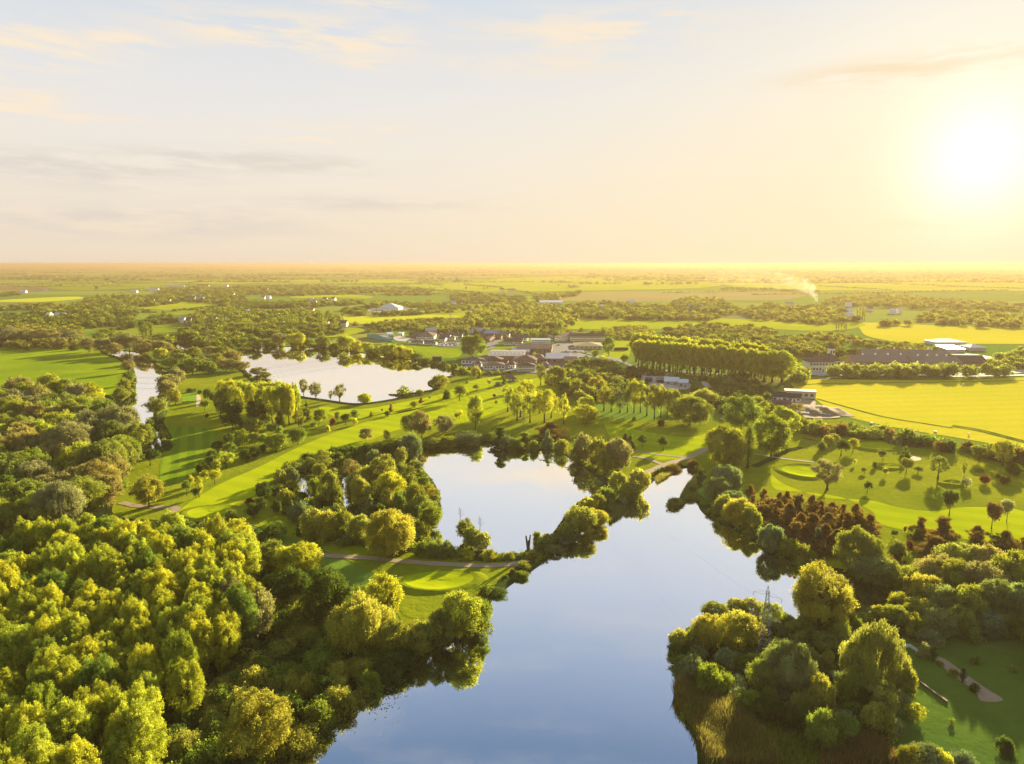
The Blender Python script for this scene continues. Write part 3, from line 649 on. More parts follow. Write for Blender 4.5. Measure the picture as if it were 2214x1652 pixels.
# ------------------------------------------------------------------ trees, one by one (crop, x, base, top, width, kind, colour, label)
def TT(c, group, rows):
    for r_ in rows:
        x, b_, t_, w_, k_, cl = r_[:6]
        T(c, x, b_, t_, w_, k_, cl, r_[6], group if len(r_) < 8 else r_[7])
TT('8', 'trees along the left fairways', [
 (275,1380,1060,285,'round','gold','large round golden willow-like tree standing alone where the dirt path meets the fairway'),
 (287,1000,835,165,'lolly','dark','dark round-headed tree alone on the left edge of the striped fairway'),
 (60,1090,735,240,'round','olive','broad olive-green tree against the left wood, level with the striped fairway'),
 (280,665,545,95,'bush','dark','dark round bush at the near tip of the river, left one of two'),
 (338,635,530,85,'round','olive','small tree right beside the dark bush at the near tip of the river'),
 (655,318,270,66,'bush','dark','dark bush leftmost in the row behind the far tee'),
 (705,312,275,36,'bush','dark','smallest dark bush in the row behind the far tee'),
 (748,328,283,52,'bush','dark','dark bush directly behind the sandy patch by the far tee'),
 (815,385,272,92,'round','dark','dark round tree right of the sandy patch by the far tee'),
 (870,410,300,70,'round','dark','dark tree between the far tee and the tall poplar block'),
 (792,487,385,100,'lolly','green','green tree just below the sandy patch by the far tee'),
 (812,550,508,42,'bush','dark','tiny lone bush in the shade below the far tee'),
 (1240,705,530,185,'round','olive','olive crown in front of the tall poplar block, largest of the low trees there'),
 (1345,625,525,125,'round','dark','dark green crown in front of the middle of the tall poplar block'),
 (1425,695,590,130,'round','green','green crown at the right foot of the tall poplar block'),
 (1490,720,620,80,'round','green','small green crown right of the low trees under the poplar block'),
 (1130,655,560,100,'round','olive','olive crown at the left foot of the tall poplar block'),
 (1665,655,470,125,'tallopen','olive','loose hanging birch at the right end of the tall poplar block'),
 (1740,580,380,95,'conifer','dark','tall dark conifer right behind the right end of the poplar block'),
 (1655,800,635,170,'round','green','round green tree on a visible trunk right of the middle tree belt'),
 (1860,605,460,132,'round','green','green tree with a pointed crown left of the small red-leaved tree'),
 (1798,672,580,72,'lolly','green','small green tree below the pointed green tree near the lake fairway'),
 (1980,632,545,62,'round','purple','small red-leaved tree between the green trees on the lake fairway'),
 (2020,602,480,62,'lolly','olive','slim olive tree right behind the small red-leaved tree'),
 (2100,620,505,108,'lolly','dark','dark round-headed tree right of the red-leaved tree'),
 (2190,565,465,90,'round','green','green tree behind and right of the dark round-headed tree'),
 (1935,680,612,52,'bush','lime','bright little bush in front of the red-leaved tree'),
 (2185,622,550,62,'round','lime','bright lime small tree below the dark round-headed tree'),
 (1710,355,183,92,'open','tan','open lakeside tree leftmost of the group on the upper lake shore'),
 (1822,385,205,135,'open','tan','open lakeside tree second from the left on the upper lake shore'),
 (1960,388,290,52,'open','olive','small thin tree left beside the leaning lakeside tree'),
 (2042,402,225,125,'open','tan','tall open lakeside tree standing against the white water'),
])
TT('8', 'trees of the belt between the two left fairways', [(a,b_,t_,w_,k_,c_,'tree in the dense belt between the striped fairway and the bright main fairway') for a,b_,t_,w_,k_,c_ in [
 (1140,812,645,150,'round','green'),(1010,782,690,95,'round','dark'),(1255,805,682,115,'round','olive'),(1345,800,690,90,'round','green'),(1455,872,690,190,'round','green'),(910,862,755,112,'round','dark'),
 (1022,892,768,135,'round','green'),(1095,832,745,84,'round','olive'),(1335,882,790,90,'round','dark'),(1255,938,810,112,'round','dark'),(1170,962,835,115,'round','dark'),(860,962,835,112,'round','dark'),
 (860,1032,892,112,'round','green'),(1400,820,720,100,'round','dark')]])
TT('8', 'young trees at the lower end of the belt', [
 (990,1018,850,150,'open','lime','open yellow-green tree at the lower right edge of the fairway tree belt'),
 (905,1055,925,84,'round','lime','narrow bright tree at the front of the fairway tree belt'),
 (765,1082,958,112,'round','dark','dark tree at the front left of the fairway tree belt'),
 (795,1152,1020,84,'lolly','lime','yellow-green young tree just in front of the dark one at the belt end'),
 (885,1172,1025,112,'lolly','lime','yellow-green young tree right of its twin at the belt end'),
 (740,1292,1085,92,'tallopen','lime','tallest of the loose yellow-green young trees at the near end of the belt'),
 (665,1205,1065,72,'lolly','lime','yellow-green young tree behind the nearest ones of the belt'),
 (625,1278,1120,92,'lolly','green','green young tree leftmost of the loose group at the near end of the belt'),
 (710,1302,1200,82,'lolly','dark','low dark young tree at the very front of the loose group'),
])
TT('8', 'tall poplars of the block beside the upper lake', [(a,b_,t_,w_,'poplar',c_,'tall golden-green poplar in the dense block between the left fairway and the upper lake') for a,b_,t_,w_,c_ in [
 (960,470,180,150,'lime'),(1050,480,172,160,'lime'),(1140,470,185,130,'lime'),(1210,480,200,140,'lime'),(1300,490,195,150,'lime'),(1390,480,198,150,'lime'),(1480,480,180,150,'lime'),(1560,490,198,150,'lime'),(1000,560,225,150,'olive'),(1090,570,230,150,'lime'),
 (1240,570,225,150,'lime'),(1330,600,235,150,'lime'),(1420,610,225,150,'lime'),(1500,620,215,150,'lime'),(1575,620,205,150,'lime'),(1635,600,212,120,'lime'),(940,560,260,110,'olive')]])
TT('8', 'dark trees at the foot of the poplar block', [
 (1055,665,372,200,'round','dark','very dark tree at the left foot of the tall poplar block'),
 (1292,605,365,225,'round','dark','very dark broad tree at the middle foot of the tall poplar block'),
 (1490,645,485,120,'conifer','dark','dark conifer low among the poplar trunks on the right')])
TT('8', 'trees on the left side of the marsh', [
 (1345,1315,1130,172,'round','dark','dark pointed tree with a gold rim on the left of the marsh pool'),
 (1212,1380,1285,86,'round','purple','wine-red leaved tree behind the dark domed shrub'),
 (1322,1412,1275,112,'round','dark','dark tree right beside the wine-red leaved tree'),
 (1240,1482,1330,145,'round','dark','dark domed shrub-like tree in front of the wine-red tree'),
 (1462,1450,1305,104,'round','dark','small dark green tree on the shaded grass left of the willows'),
 (1035,1500,1380,132,'bush','olive','olive bush on the lower green just above the left wood'),
 (1500,1180,1008,130,'round','gold','glowing golden tree at the upper left tip of the marsh'),
 (1560,1120,948,120,'tallopen','olive','hazy olive tree behind the glowing golden tree of the marsh'),
 (1620,1160,1010,90,'willow','blue','grey-green tree right of the glowing golden tree of the marsh')])
G1 = 'bank trees of the left river'
TT('8', G1, [(540,255,80,150,'round','tan','tan tree highest on the right river bank, beside the shaded fairway'),(470,300,140,190,'round','tan','tan tree second highest on the right river bank'),
 (455,380,190,170,'round','tan','tan tree in the middle of the right river bank'),(520,430,260,125,'round','gold','golden rounded tree beside the fairway on the right river bank'),(350,525,345,215,'round','gold','spreading golden tree lowest on the right river bank'),
 (400,450,330,120,'round','tan','tan tree directly behind the spreading golden one on the river bank'),
 (90,135,5,125,'round','tan','tan tree at the head of the left river bank'),(95,250,110,110,'round','green','green tree on the left river bank, second from its head'),(60,330,165,130,'round','olive','olive tree on the left river bank beside the meadow'),(20,410,250,150,'round','olive','olive-gold tree on the left river bank at the meadow corner'),
 (120,370,270,80,'bush','green','green bush overhanging the left river bank')])
TT('A', 'rounded trees at the head of the river', [
 (50,560,440,260,'round','tan','broad tan tree leftmost in the row above the left meadow'),(180,555,455,170,'round','tan','tan tree second from the left above the left meadow'),
 (150,560,490,120,'round','olive','lower olive tree before the tan row above the left meadow'),(290,555,450,150,'round','tan','tan tree third from the left above the left meadow'),
 (380,582,505,85,'round','tan','smaller tan tree at the meadow edge between larger ones'),(440,550,460,120,'round','tan','tan tree behind the small one at the meadow edge'),
 (470,560,500,110,'round','green','bright green crown in the row above the left meadow'),(458,590,545,70,'bush','dark','dark bush at the far edge of the left meadow'),
 (552,602,500,105,'round','tan','oval tan tree standing forward at the far edge of the left meadow'),(640,605,512,100,'round','tan','tan tree right of the oval one at the meadow corner'),
 (705,628,540,85,'round','tan','tan tree nearest the river mouth at the meadow corner'),(800,600,475,150,'round','tan','large tan tree above the river head'),
 (900,620,510,160,'round','tan','tan tree on the right bank above the river head'),(1010,625,525,150,'round','tan','broad tan tree right of the river head'),
 (1000,662,572,90,'round','lime','bright yellow-green tree among tan ones right of the river'),(870,640,560,90,'round','tan','small tan tree right on the river head bank'),
 (880,495,395,60,'lombardy','green','narrow dark poplar, left one of the pair above the river'),(935,500,415,50,'lombardy','green','narrow dark poplar, right one of the pair above the river'),(905,505,430,55,'lombardy','green','narrow dark poplar in the middle of the trio above the river')])
TT('A', 'trees between the river and the upper lake', [(a,b_,t_,w_,k_,c_,'green or golden tree in the belt between the river and the upper lake') for a,b_,t_,w_,k_,c_ in [
 (1060,700,630,110,'round','green'),(1130,690,600,110,'round','olive'),(1190,740,630,120,'round','green'),(1150,730,660,90,'round','dark'),(1100,650,575,100,'round','olive'),(1270,735,645,90,'round','green'),(1310,740,650,80,'round','green'),
 (1200,640,560,100,'round','olive'),(1300,620,560,110,'round','olive'),(1380,620,560,110,'round','olive'),(1430,680,585,140,'round','tan'),(1400,720,640,130,'round','tan'),(1480,720,650,140,'round','tan'),(1350,700,600,100,'round','olive'),
 (1520,660,600,90,'round','olive'),(1250,690,620,90,'round','tan'),(1590,745,690,110,'round','tan'),(1640,765,720,90,'round','olive'),(1540,600,550,90,'round','green'),(1500,560,510,80,'round','green')]])
TT('B', 'trees along the far shore of the upper lake', [(a,b_,t_,w_,k_,c_,'tree on the far bank of the upper lake, mirrored in the water') for a,b_,t_,w_,k_,c_ in [
 (100,590,500,90,'round','green'),(180,600,515,90,'round','green'),(255,590,480,90,'round','tan'),(330,590,480,90,'poplar','lime'),(380,600,470,80,'poplar','lime'),(440,610,510,80,'round','green'),(530,610,490,110,'round','olive'),(600,620,540,90,'round','green'),
 (670,610,490,120,'round','lime'),(735,620,525,90,'round','lime'),(800,640,535,90,'poplar','lime'),(870,650,560,100,'round','lime'),(940,650,545,110,'round','lime'),(1000,650,555,90,'round','lime'),(1050,660,570,90,'round','lime'),
 (1110,670,600,100,'round','green'),(830,630,570,70,'round','green'),(900,640,550,80,'poplar','lime'),(480,620,550,70,'round','green'),(1150,690,630,70,'bush','green'),(1210,690,655,60,'bush','green'),(220,610,560,60,'bush','green')]])
TT('B', 'trees on the lake fairway', [
 (782,918,850,88,'willow','lime','round weeping willow standing in the water edge of the upper lake'),
 (1240,825,730,130,'round','gold','glowing yellow willow on the small spit of the upper lake'),
 (1120,868,826,60,'bush','olive','olive bush on the shore right of the upper lake island'),
 (1364,905,798,90,'lolly','green','round green tree alone on the bright fairway right of the upper lake'),
 (1285,892,822,65,'bush','dark','dark shrub left of the round green fairway tree'),
 (1472,845,792,52,'lolly','green','small green tree above and right of the round fairway tree'),
 (1128,915,876,36,'conifer','purple','small reddish tree left of the dark shrub on the fairway'),
 (1086,945,900,55,'round','olive','olive small tree left on the bright fairway'),
 (1180,897,868,26,'lolly','green','tiny green tree between two reddish ones on the fairway'),
 (942,970,912,36,'conifer','brown','small reddish conifer left in the bright fairway'),
 (885,972,950,18,'lolly','brown','tiniest brown sapling on the fairway'),
 (920,1000,962,42,'round','dark','small dark tree below the reddish conifer'),
 (820,1000,962,36,'conifer','olive','small cone-shaped tree furthest left on the bright fairway'),
 (1580,890,858,24,'lolly','purple','tiny red tree left of the birch group'),(1594,935,895,28,'lolly','green','tiny green tree left of the birch group'),
 (1410,795,775,26,'bush','dark','small round bush on the upper fairway'),
 (1440+27,755,680,60,'round','gold','bright golden tree beside the white lakeside houses'),
 (1487,765,712,26,'conifer','dark','slim dark conifer below the golden tree by the white houses'),
 (1548,820,768,30,'lolly','lime','young lime tree above the fairway near the kiosk'),
 (1640,800,745,32,'conifer','dark','dark clipped conifer left beside the small kiosk'),(1605,812,780,60,'bush','dark','dark shrub left of the small kiosk'),
 (1440,640,490,170,'round','green','very large round-topped tree before the car park, with bright right edge'),
 (1060,1115,975,120,'round','olive','left half of the big double tree behind the pond'),
 (1130,1130,953,150,'round','tan','taller right half of the big double tree behind the pond'),
 (1275,1105,980,135,'round','tan','single broad tan tree just right of the double tree behind the pond'),
 (1462,1080,850,100,'poplar','lime','tall bright poplar standing alone right of the tan trees behind the pond'),
 (1365,1010,950,40,'open','lime','small open young tree left of the tall lone poplar'),(1348,1015,975,36,'lolly','lime','smallest young tree left of the tall lone poplar'),
 (785,1150,1065,90,'round','tan','tan tree at the upper tip of the marsh wood'),
 (915,1160,1080,50,'tallopen','olive','thin hazy tree at the upper edge of the marsh wood')])
TT('B', 'birch-like trees on the long-shadowed fairway', [(a,b_,t_,w_,k_,'lime','bright airy tree in the sunlit group between the lake fairway and the pond') for a,b_,t_,w_,k_ in [
 (1662,970,790,95,'tallopen'),(1740,1005,800,120,'tallopen'),(1785,960,765,120,'tallopen'),(1720,1030,830,100,'tallopen'),(1800,1040,850,100,'tallopen'),(1890,1040,825,130,'tallopen'),(1930,1010,840,90,'tallopen'),(2010,1050,850,85,'tallopen'),(1860,980,830,90,'tallopen')]])
TT('W', 'parkland trees below the industrial buildings', [
 (215,548,342,112,'tallopen','olive','slim olive tree left of the wide one below the cream two-storey block'),
 (352,562,350,205,'round','olive','wide olive tree below the cream two-storey block'),
 (290,545,480,80,'bush','brown','dark shrub at the foot of the wide olive tree'),
 (450,625,490,150,'round','dark','dark tree left of the rounded one in the centre park'),(550,645,475,140,'round','olive','rounded olive tree right of a dark one in the centre park'),
 (735,615,448,160,'round','gold','golden rounded tree in the centre park above the tree belt'),(930,575,452,130,'open','tan','tan spreading tree in front of the pale yard'),
 (850,460,350,170,'round','green','grey-green round tree behind the park at the industrial edge'),(1060,490,355,130,'round','dark','dark green round tree left of the pale yard'),
 (640,905,712,250,'round','lime','large bright round tree at the pond end of the fairway, nearest of its pair'),(650,800,622,200,'round','lime','bright tree behind the nearest large round one'),
 (845,278,85,140,'poplar','green','tall green tree right of the long hotel-like building'),(720,290,215,80,'round','green','small grey-green tree on the lane by the car park'),
 (665,420,350,60,'conifer','lime','pointed yellow-green tree beside the dark hedge'),(165,300,235,80,'conifer','green','pointed green tree between the big sheds'),
 (995,340,250,90,'round','green','round tree at the left end of the poplar avenue')])
TT('W', 'trees of the middle belt', [(a,b_,t_,w_,k_,c_,'tree in the belt of old trees between the park and the shadowed fairway') for a,b_,t_,w_,k_,c_ in [
 (800,785,570,150,'tallopen','olive'),(870,790,575,150,'tallopen','olive'),(950,800,590,150,'tallopen','blue'),(1020,800,480,120,'tallopen','olive'),(1080,805,470,130,'tallopen','lime'),(1140,800,495,130,'tallopen','lime'),(1200,830,540,150,'tallopen','olive'),(1270,860,530,140,'tallopen','olive'),
 (1330,850,530,140,'tallopen','lime'),(1390,850,570,130,'tallopen','olive'),(1440,870,570,130,'round','olive')]])
TT('W', None, [
 (1600,912,615,380,'willow','olive','very large spreading willow at the right end of the middle tree belt'),
 (1720,720,572,230,'willow','gold','tan willow crown behind the very large one'),
 (1560,760,620,200,'willow','olive','willow crown left behind the very large one')])
TT('W', 'round trees in the wood behind the park', [(a,b_,t_,w_,'round',c_,'dark rounded tree in the thicket behind the centre park') for a,b_,t_,w_,c_ in [
 (470,520,410,110,'dark'),(600,500,420,100,'dark'),(660,560,410,110,'olive'),(760,480,380,110,'olive'),(610,640,580,90,'dark'),(690,640,540,120,'dark'),(770,560,490,100,'dark'),(560,400,290,100,'dark'),(620,410,280,100,'dark'),(690,400,285,100,'dark'),(760,400,290,110,'dark'),(860,350,300,90,'dark'),(820,540,460,80,'green')]])
TT('C', 'large trees right of the tree belt', [
 (870,845,655,178,'round','green','large round tree leftmost of the three giants right of the willow'),
 (1012,962,740,185,'round','green','largest dark-green giant with its trunk showing on the golf course'),
 (1078,865,715,132,'round','lime','bright tree behind the right shoulder of the largest giant'),
 (903,1012,780,54,'lombardy','green','narrow columnar poplar between the grey willow and the giant tree'),
 (800,1018,800,200,'willow','olive','grey-olive willow left of the columnar poplar'),
 (1130,780,700,80,'tallopen','tan','thin tan tree below the farm yard'),(975,760,690,70,'tallopen','lime','thin lime tree left of the farm yard'),
 (405,912,850,56,'lolly','dark','dark clipped round tree, left of two on the shadowed fairway'),(503,930,855,60,'lolly','dark','dark clipped round tree, right of two on the shadowed fairway'),
 (345,925,840,52,'conifer','dark','dark conifer beside the pond willows at the shadowed fairway'),(365,785,765,26,'bush','dark','tiny dark bush on the shadowed fairway'),
 (492,812,775,36,'bush','brown','small dark bush at the edge of the middle tree belt'),
 (640,1010,965,60,'bush','brown','brown scrub at the head of the big lake inlet')])
TT('C', 'scattered trees of the right golf course', [
 (1280,1115,965,152,'open','tan','wide open-crowned tree on a forked trunk, lone before the round green'),
 (1255,932,880,48,'round','dark','dark small tree left below the yellow pair on the right course'),
 (1285,905,850,50,'round','gold','yellow-olive tree left in the cluster on the right course'),(1312,895,843,60,'round','gold','golden tree behind the dark one in the cluster on the right course'),
 (1345,955,870,76,'lolly','dark','dark umbrella-shaped tree in front of the golden cluster'),(1402,938,870,60,'lolly','lime','brightest yellow tree right of the dark umbrella-shaped one'),
 (1545,972,915,48,'lolly','olive','olive tree right of the far bunker mound'),(1650,968,903,56,'conifer','dark','dark pointed tree behind the sand bunker'),
 (1655,1035,963,68,'lolly','olive','olive tree just in front of the dark pointed one'),(1505,1012,978,26,'round','dark','tiny dark tree left of the long mound'),
 (1470,1125,1065,52,'lolly','dark','young dark tree right of the wide open-crowned tree'),(1710,1035,1000,46,'lolly','olive','pale little tree right of the olive tree by the bunker'),
 (1805,1065,948,84,'tallopen','olive','tall loose tree right of the centre of the right course'),(1820,935,882,62,'round','brown','brownish tree by the hedge of the right course'),
 (1555,1052,1008,32,'lolly','gold','thin golden sapling by the long mound'),(1410,1000,968,20,'lolly','lime','thin sapling left of the golden one'),(1457,1038,1003,30,'lolly','olive','olive sapling above the young dark tree'),
 (2000,975,903,74,'lolly','olive','olive tree leftmost of the right-hand row by the hedge'),(2052,972,893,64,'tallopen','olive','airy tree second in the right-hand row by the hedge'),
 (2112,1000,872,92,'poplar','olive','tallest tree in the right-hand row by the hedge'),(2168,985,908,84,'round','brown','brown tree fourth in the right-hand row by the hedge'),(2212,1000,915,60,'round','brown','brown tree at the right frame edge by the hedge'),
 (2165,1050,983,88,'round','dark','dark round tree near the right frame edge'),(2120,1092,1045,52,'round','brown','small brown tree right of the red one'),(2025,1088,1042,46,'round','purple','small red-leaved tree on the right golf course'),
 (1928,1062,972,30,'tallopen','olive','very thin upright tree left of the red-leaved one'),(1940,1105,1050,50,'open','pale','pale low tree left of the red-leaved one'),(2002,1030,1010,50,'bush','lime','low bright bush behind the red-leaved tree'),
 (2090,1060,1035,30,'bush','brown','small brown bush left of the small brown tree'),(1865,1132,1108,46,'bush','brown','brown bush at the near edge of the right course view')])
TT('G', 'trees on the near part of the right golf course', [
 (1675,990,798,120,'lolly','dark','dark umbrella-shaped tree on a tall thin trunk'),(1980,1088,888,120,'lolly','brown','brown round-headed tree on a tall thin trunk'),
 (2088,1034,868,92,'lolly','pale','pale cream-leaved tree beside the brown round-headed one'),(1465,1120,988,112,'pine','brown','two-tiered brown pine left of the large pine pair'),
 (1440,1160,1080,80,'pine','dark','low dark pine in front of the two-tiered pine'),(1277,1148,1088,56,'lolly','dark','small flat-topped dark tree left of the pines'),(1354,1140,1055,26,'lolly','olive','thin sapling between the small dark tree and the pines'),
 (1625,1185,990,200,'pine','brown','largest brown pine on the lower course, standing behind its neighbour'),(1560,1290,1120,210,'pine','brown','brown pine in front of the largest one'),
 (1870,1180,1048,115,'pine','brown','small brown pine right of the large pine pair'),(2070,1255,1088,150,'pine','brown','leaning brown pine near the right frame edge'),(2205,1235,1140,80,'pine','brown','brown pine cut by the right frame edge'),
 (1290,1315,1158,135,'round','olive','dark olive tree above the near willows'),(1384,1255,1160,62,'round','purple','small reddish tree left of the large pine pair'),(1300,1330,1225,100,'pine','brown','low brown pine under the dark olive tree'),
 (720,1265,1062,112,'conifer','spruce','blue-grey spruce in front of the brown pine grove'),(470,1210,1120,90,'conifer','spruce','small grey-blue spruce at the left of the brown grove')])
TT('G', 'brown pines of the grove above the lake', [(a,b_,t_,w_,'pine','brown','brown needled pine in the grove between the lake willows and the right golf course') for a,b_,t_,w_ in [
 (245,845,765,72),(262,920,835,70),(340,915,788,84),(330,1000,920,90),(450,960,812,90),(505,950,800,80),(440,1060,870,130),(575,1060,822,150),(520,1120,890,170),(600,1180,960,160),(680,1040,828,110),(750,1050,868,90),(690,1160,960,180),(830,990,882,90),(800,1160,960,150),
 (905,1080,890,90),(990,1120,888,120),(930,1180,960,140),(1100,1125,965,115),(780,1240,1040,160),(860,1260,1080,140),(560,1240,1020,150),(1040,1130,990,110)]])
TT('G', 'willows on the right shore of the big lake', [
 (70,830,612,230,'willow','blue','grey-green willow highest on the right lake shore'),(10,880,700,180,'willow','blue','grey-green willow left of the highest one at the inlet'),
 (120,960,800,180,'willow','blue','grey-green willow below the highest one on the right lake shore'),(160,1060,850,220,'willow','gold','golden-topped willow on the right lake shore left of the pine grove'),(60,1000,830,160,'willow','olive','olive willow overhanging the right lake shore'),
 (250,1110,900,150,'willow','olive','olive-gold willow between the golden-topped one and the pines'),(385,1260,1028,200,'willow','blue','blue-grey willow below the brown grove at the lake'),
 (520,1290,1130,170,'willow','olive','low olive willow right of the blue-grey one at the lake'),(625,1320,1180,150,'bush','olive','low bushy willow under the blue-grey spruce'),
 (1010,1400,1045,320,'willow','olive','huge domed willow right of the brown grove'),(1120,1480,1255,300,'willow','blue','dark grey-green willow in front of the huge domed one'),
 (1260,1500,1300,170,'willow','gold','golden willow right of the dark grey-green one')])
TT('H', 'willows crowding the right frame edge', [(a,b_,t_,w_,'willow',c_,'old willow in the dense mass above the shaded garden') for a,b_,t_,w_,c_ in [
 (1560,330,160,200,'olive'),(1700,300,90,240,'tan'),(1640,400,200,220,'gold'),(1850,230,20,260,'gold'),(1990,260,30,240,'tan'),(1820,350,110,260,'olive'),(1950,380,120,270,'tan'),(2090,340,90,240,'olive'),(2180,330,60,220,'olive'),(1760,470,260,220,'blue'),(1900,500,250,240,'olive'),
 (2050,500,220,260,'blue'),(2180,520,230,240,'blue'),(1620,500,340,190,'olive'),(1720,560,400,190,'blue'),(1850,560,380,180,'olive'),(2000,560,400,190,'blue'),(1500,440,310,150,'olive'),(1480,520,380,160,'olive'),(1590,560,430,150,'olive'),(2120,560,420,170,'olive'),(1390,480,380,120,'gold')]])
TT('H', 'trees of the near headland', [
 (1040,560,120,330,'open','gold','tall airy golden willow standing highest on the near headland'),(1000,520,200,220,'willow','gold','golden crown inside the left of the tall airy willow'),(1120,520,190,180,'willow','gold','golden crown at the right of the tall airy willow'),
 (1150,620,430,190,'bush','olive','olive thicket at the foot of the tall airy willow'),(1235,540,435,110,'bush','green','green bush by the hidden inlet of the headland'),
 (450,470,372,160,'willow','olive','low rounded crown at the far left edge of the headland'),(570,430,342,130,'willow','gold','small golden crown on the far side of the headland'),(655,450,343,150,'willow','gold','golden crown left of the near lattice pylon'),
 (775,545,360,150,'round','lime','vivid green tree at the right foot of the near lattice pylon'),(590,640,405,230,'willow','gold','large golden domed willow left of the near lattice pylon'),
 (400,640,425,180,'willow','gold','golden-green willow behind the domed one on the headland'),(400,640,500,120,'willow','olive','small olive crown before the golden domed willow'),(320,640,520,130,'willow','olive','olive crown near the left tip of the headland'),
 (240,640,520,120,'willow','gold','gold-rimmed crown at the left tip of the headland'),(215,690,590,90,'bush','green','dark green bush at the outermost left tip of the headland'),
 (345,700,615,120,'willow','blue','bluish crown low on the left side of the headland'),(500,760,628,120,'willow','blue','bluish-green round crown amid the headland'),(330,820,670,150,'willow','blue','blue-green crown just above the reed bed'),(270,800,690,110,'bush','blue','blue-green bush at the waterline left of the reed bed'),
 (430,890,712,210,'willow','green','broad green crown directly above the reed bed'),(705,640,548,110,'bush','tan','tan bush under the near lattice pylon'),(660,740,650,90,'bush','gold','gold-edged bush amid the headland'),(600,760,670,90,'bush','green','green bush beside the bluish round crown'),
 (870,900,570,290,'willow','blue','largest pale blue-green willow in the middle of the headland'),(730,900,680,200,'willow','olive','olive willow left of the largest pale blue-green one'),(970,760,600,130,'willow','olive','olive crown rising behind the right of the pale blue-green willow'),
 (1050,1000,775,160,'willow','gold','golden tree right below the largest pale blue-green willow'),(960,1030,850,180,'bush','olive','olive bush left of the lower golden tree'),(1350,900,450,300,'willow','gold','great golden willow right of the power line on the headland'),
 (1260,880,560,220,'willow','gold','golden left shoulder of the great golden willow'),(1470,860,640,180,'willow','gold','golden right shoulder of the great golden willow'),(1530,900,740,130,'willow','olive','olive crown spilling onto the shaded garden'),
 (1390,1010,800,200,'willow','gold','lower golden tree under the great golden willow'),(1210,960,760,180,'bush','green','shaded green bush left of the lower golden tree'),(1300,1000,850,160,'bush','dark','shaded dark bush before the lower golden tree'),(1090,740,630,110,'bush','gold','gold-rimmed bush beside the power line'),
 (1060,660,525,160,'round','olive','olive crown between the pylon and the great golden willow'),(930,600,450,180,'round','olive','dark olive crown right of the near lattice pylon'),(860,560,430,110,'round','green','green crown close right of the near lattice pylon'),
 (1180,1160,1000,210,'bush','green','large shaded bush at the lower middle of the headland'),(1050,1190,970,210,'bush','green','large shaded bush left of its twin at the lower headland'),(900,1100,930,200,'bush','dark','dark bush above the lower reeds'),(1360,1120,920,200,'bush','olive','olive-brown bush at the garden edge'),
 (760,1040,880,200,'bush','dark','dark bush right of the main reed bed'),(640,1000,860,160,'bush','green','green bush at the top right of the main reed bed')])
TT('H', 'plants of the shaded garden', [
 (1582,1045,948,112,'round','lime','bright lime small tree alone on the shaded lawn'),(2106,1245,1128,112,'bush','dark','dark round bush at the lower right of the shaded lawn'),
 (1640,685,592,82,'bush','pale','pale flowering bush at the head of the garden bed'),(1695,712,628,44,'lombardy','dark','dark clipped cypress beside the pale flowering bush'),(1860,832,742,42,'lombardy','dark','dark clipped cypress halfway along the garden bed'),
 (1925,882,822,62,'bush','dark','low dark shrub at the end of the garden bed'),(1810,795,745,62,'bush','olive','low shrub between the two clipped cypresses'),(1735,735,705,50,'bush','olive','lowest shrub near the first clipped cypress'),
 (1932,615,542,62,'open','green','thin sapling high on the shaded lawn'),(1930,722,668,64,'bush','green','low round bush on the shaded lawn'),(1800,1065,1030,40,'open','green','tiny sapling in the middle of the shaded lawn'),(2150,770,730,44,'open','olive','faint sapling at the right of the shaded lawn'),
 (1640,1310,1165,180,'bush','blue','pale grey-green bush at the bottom frame edge'),(1550,1330,1170,140,'bush','olive','olive bush left of the pale one at the bottom frame edge'),(1730,1330,1200,150,'bush','lime','lime bush right of the pale one at the bottom frame edge'),(1850,1330,1220,170,'bush','blue','grey-green bush furthest right at the bottom frame edge')])
TT('F', 'willows on the causeway between pond and lake', [
 (960,790,545,190,'willow','gold','golden willow nearest the lake inlet on the causeway'),(800,760,570,150,'willow','gold','golden willow left of the one nearest the inlet'),(890,840,660,190,'willow','olive','olive willow in front of the two golden ones by the inlet'),
 (700,850,690,150,'bush','green','green bush on the causeway above the reeds'),(830,900,760,100,'bush','blue','blue-green bush beside the brown reeds of the causeway'),(640,900,740,140,'bush','olive','olive bush at the narrow part of the causeway'),
 (560,920,780,170,'willow','gold','golden willow at the pond side of the causeway'),(500,1120,850,260,'willow','gold','broad golden willow in the middle of the causeway'),(620,1110,880,220,'willow','gold','broad golden willow leaning over the big lake'),
 (400,1200,975,180,'willow','olive','silvery willow left of the broad golden ones on the causeway'),(390,1290,1060,190,'willow','blue','blue-green willow leaning over the big lake at the path bend'),(290,1310,1160,150,'willow','blue','blue-green low willow at the path bend'),
 (230,1180,1060,170,'bush','olive','dark bush on the pond side of the path bend'),(160,1150,1050,90,'bush','green','small bush right behind the dead trunk'),(40,1480,1370,90,'bush','green','green bush at the waterline below the path')])
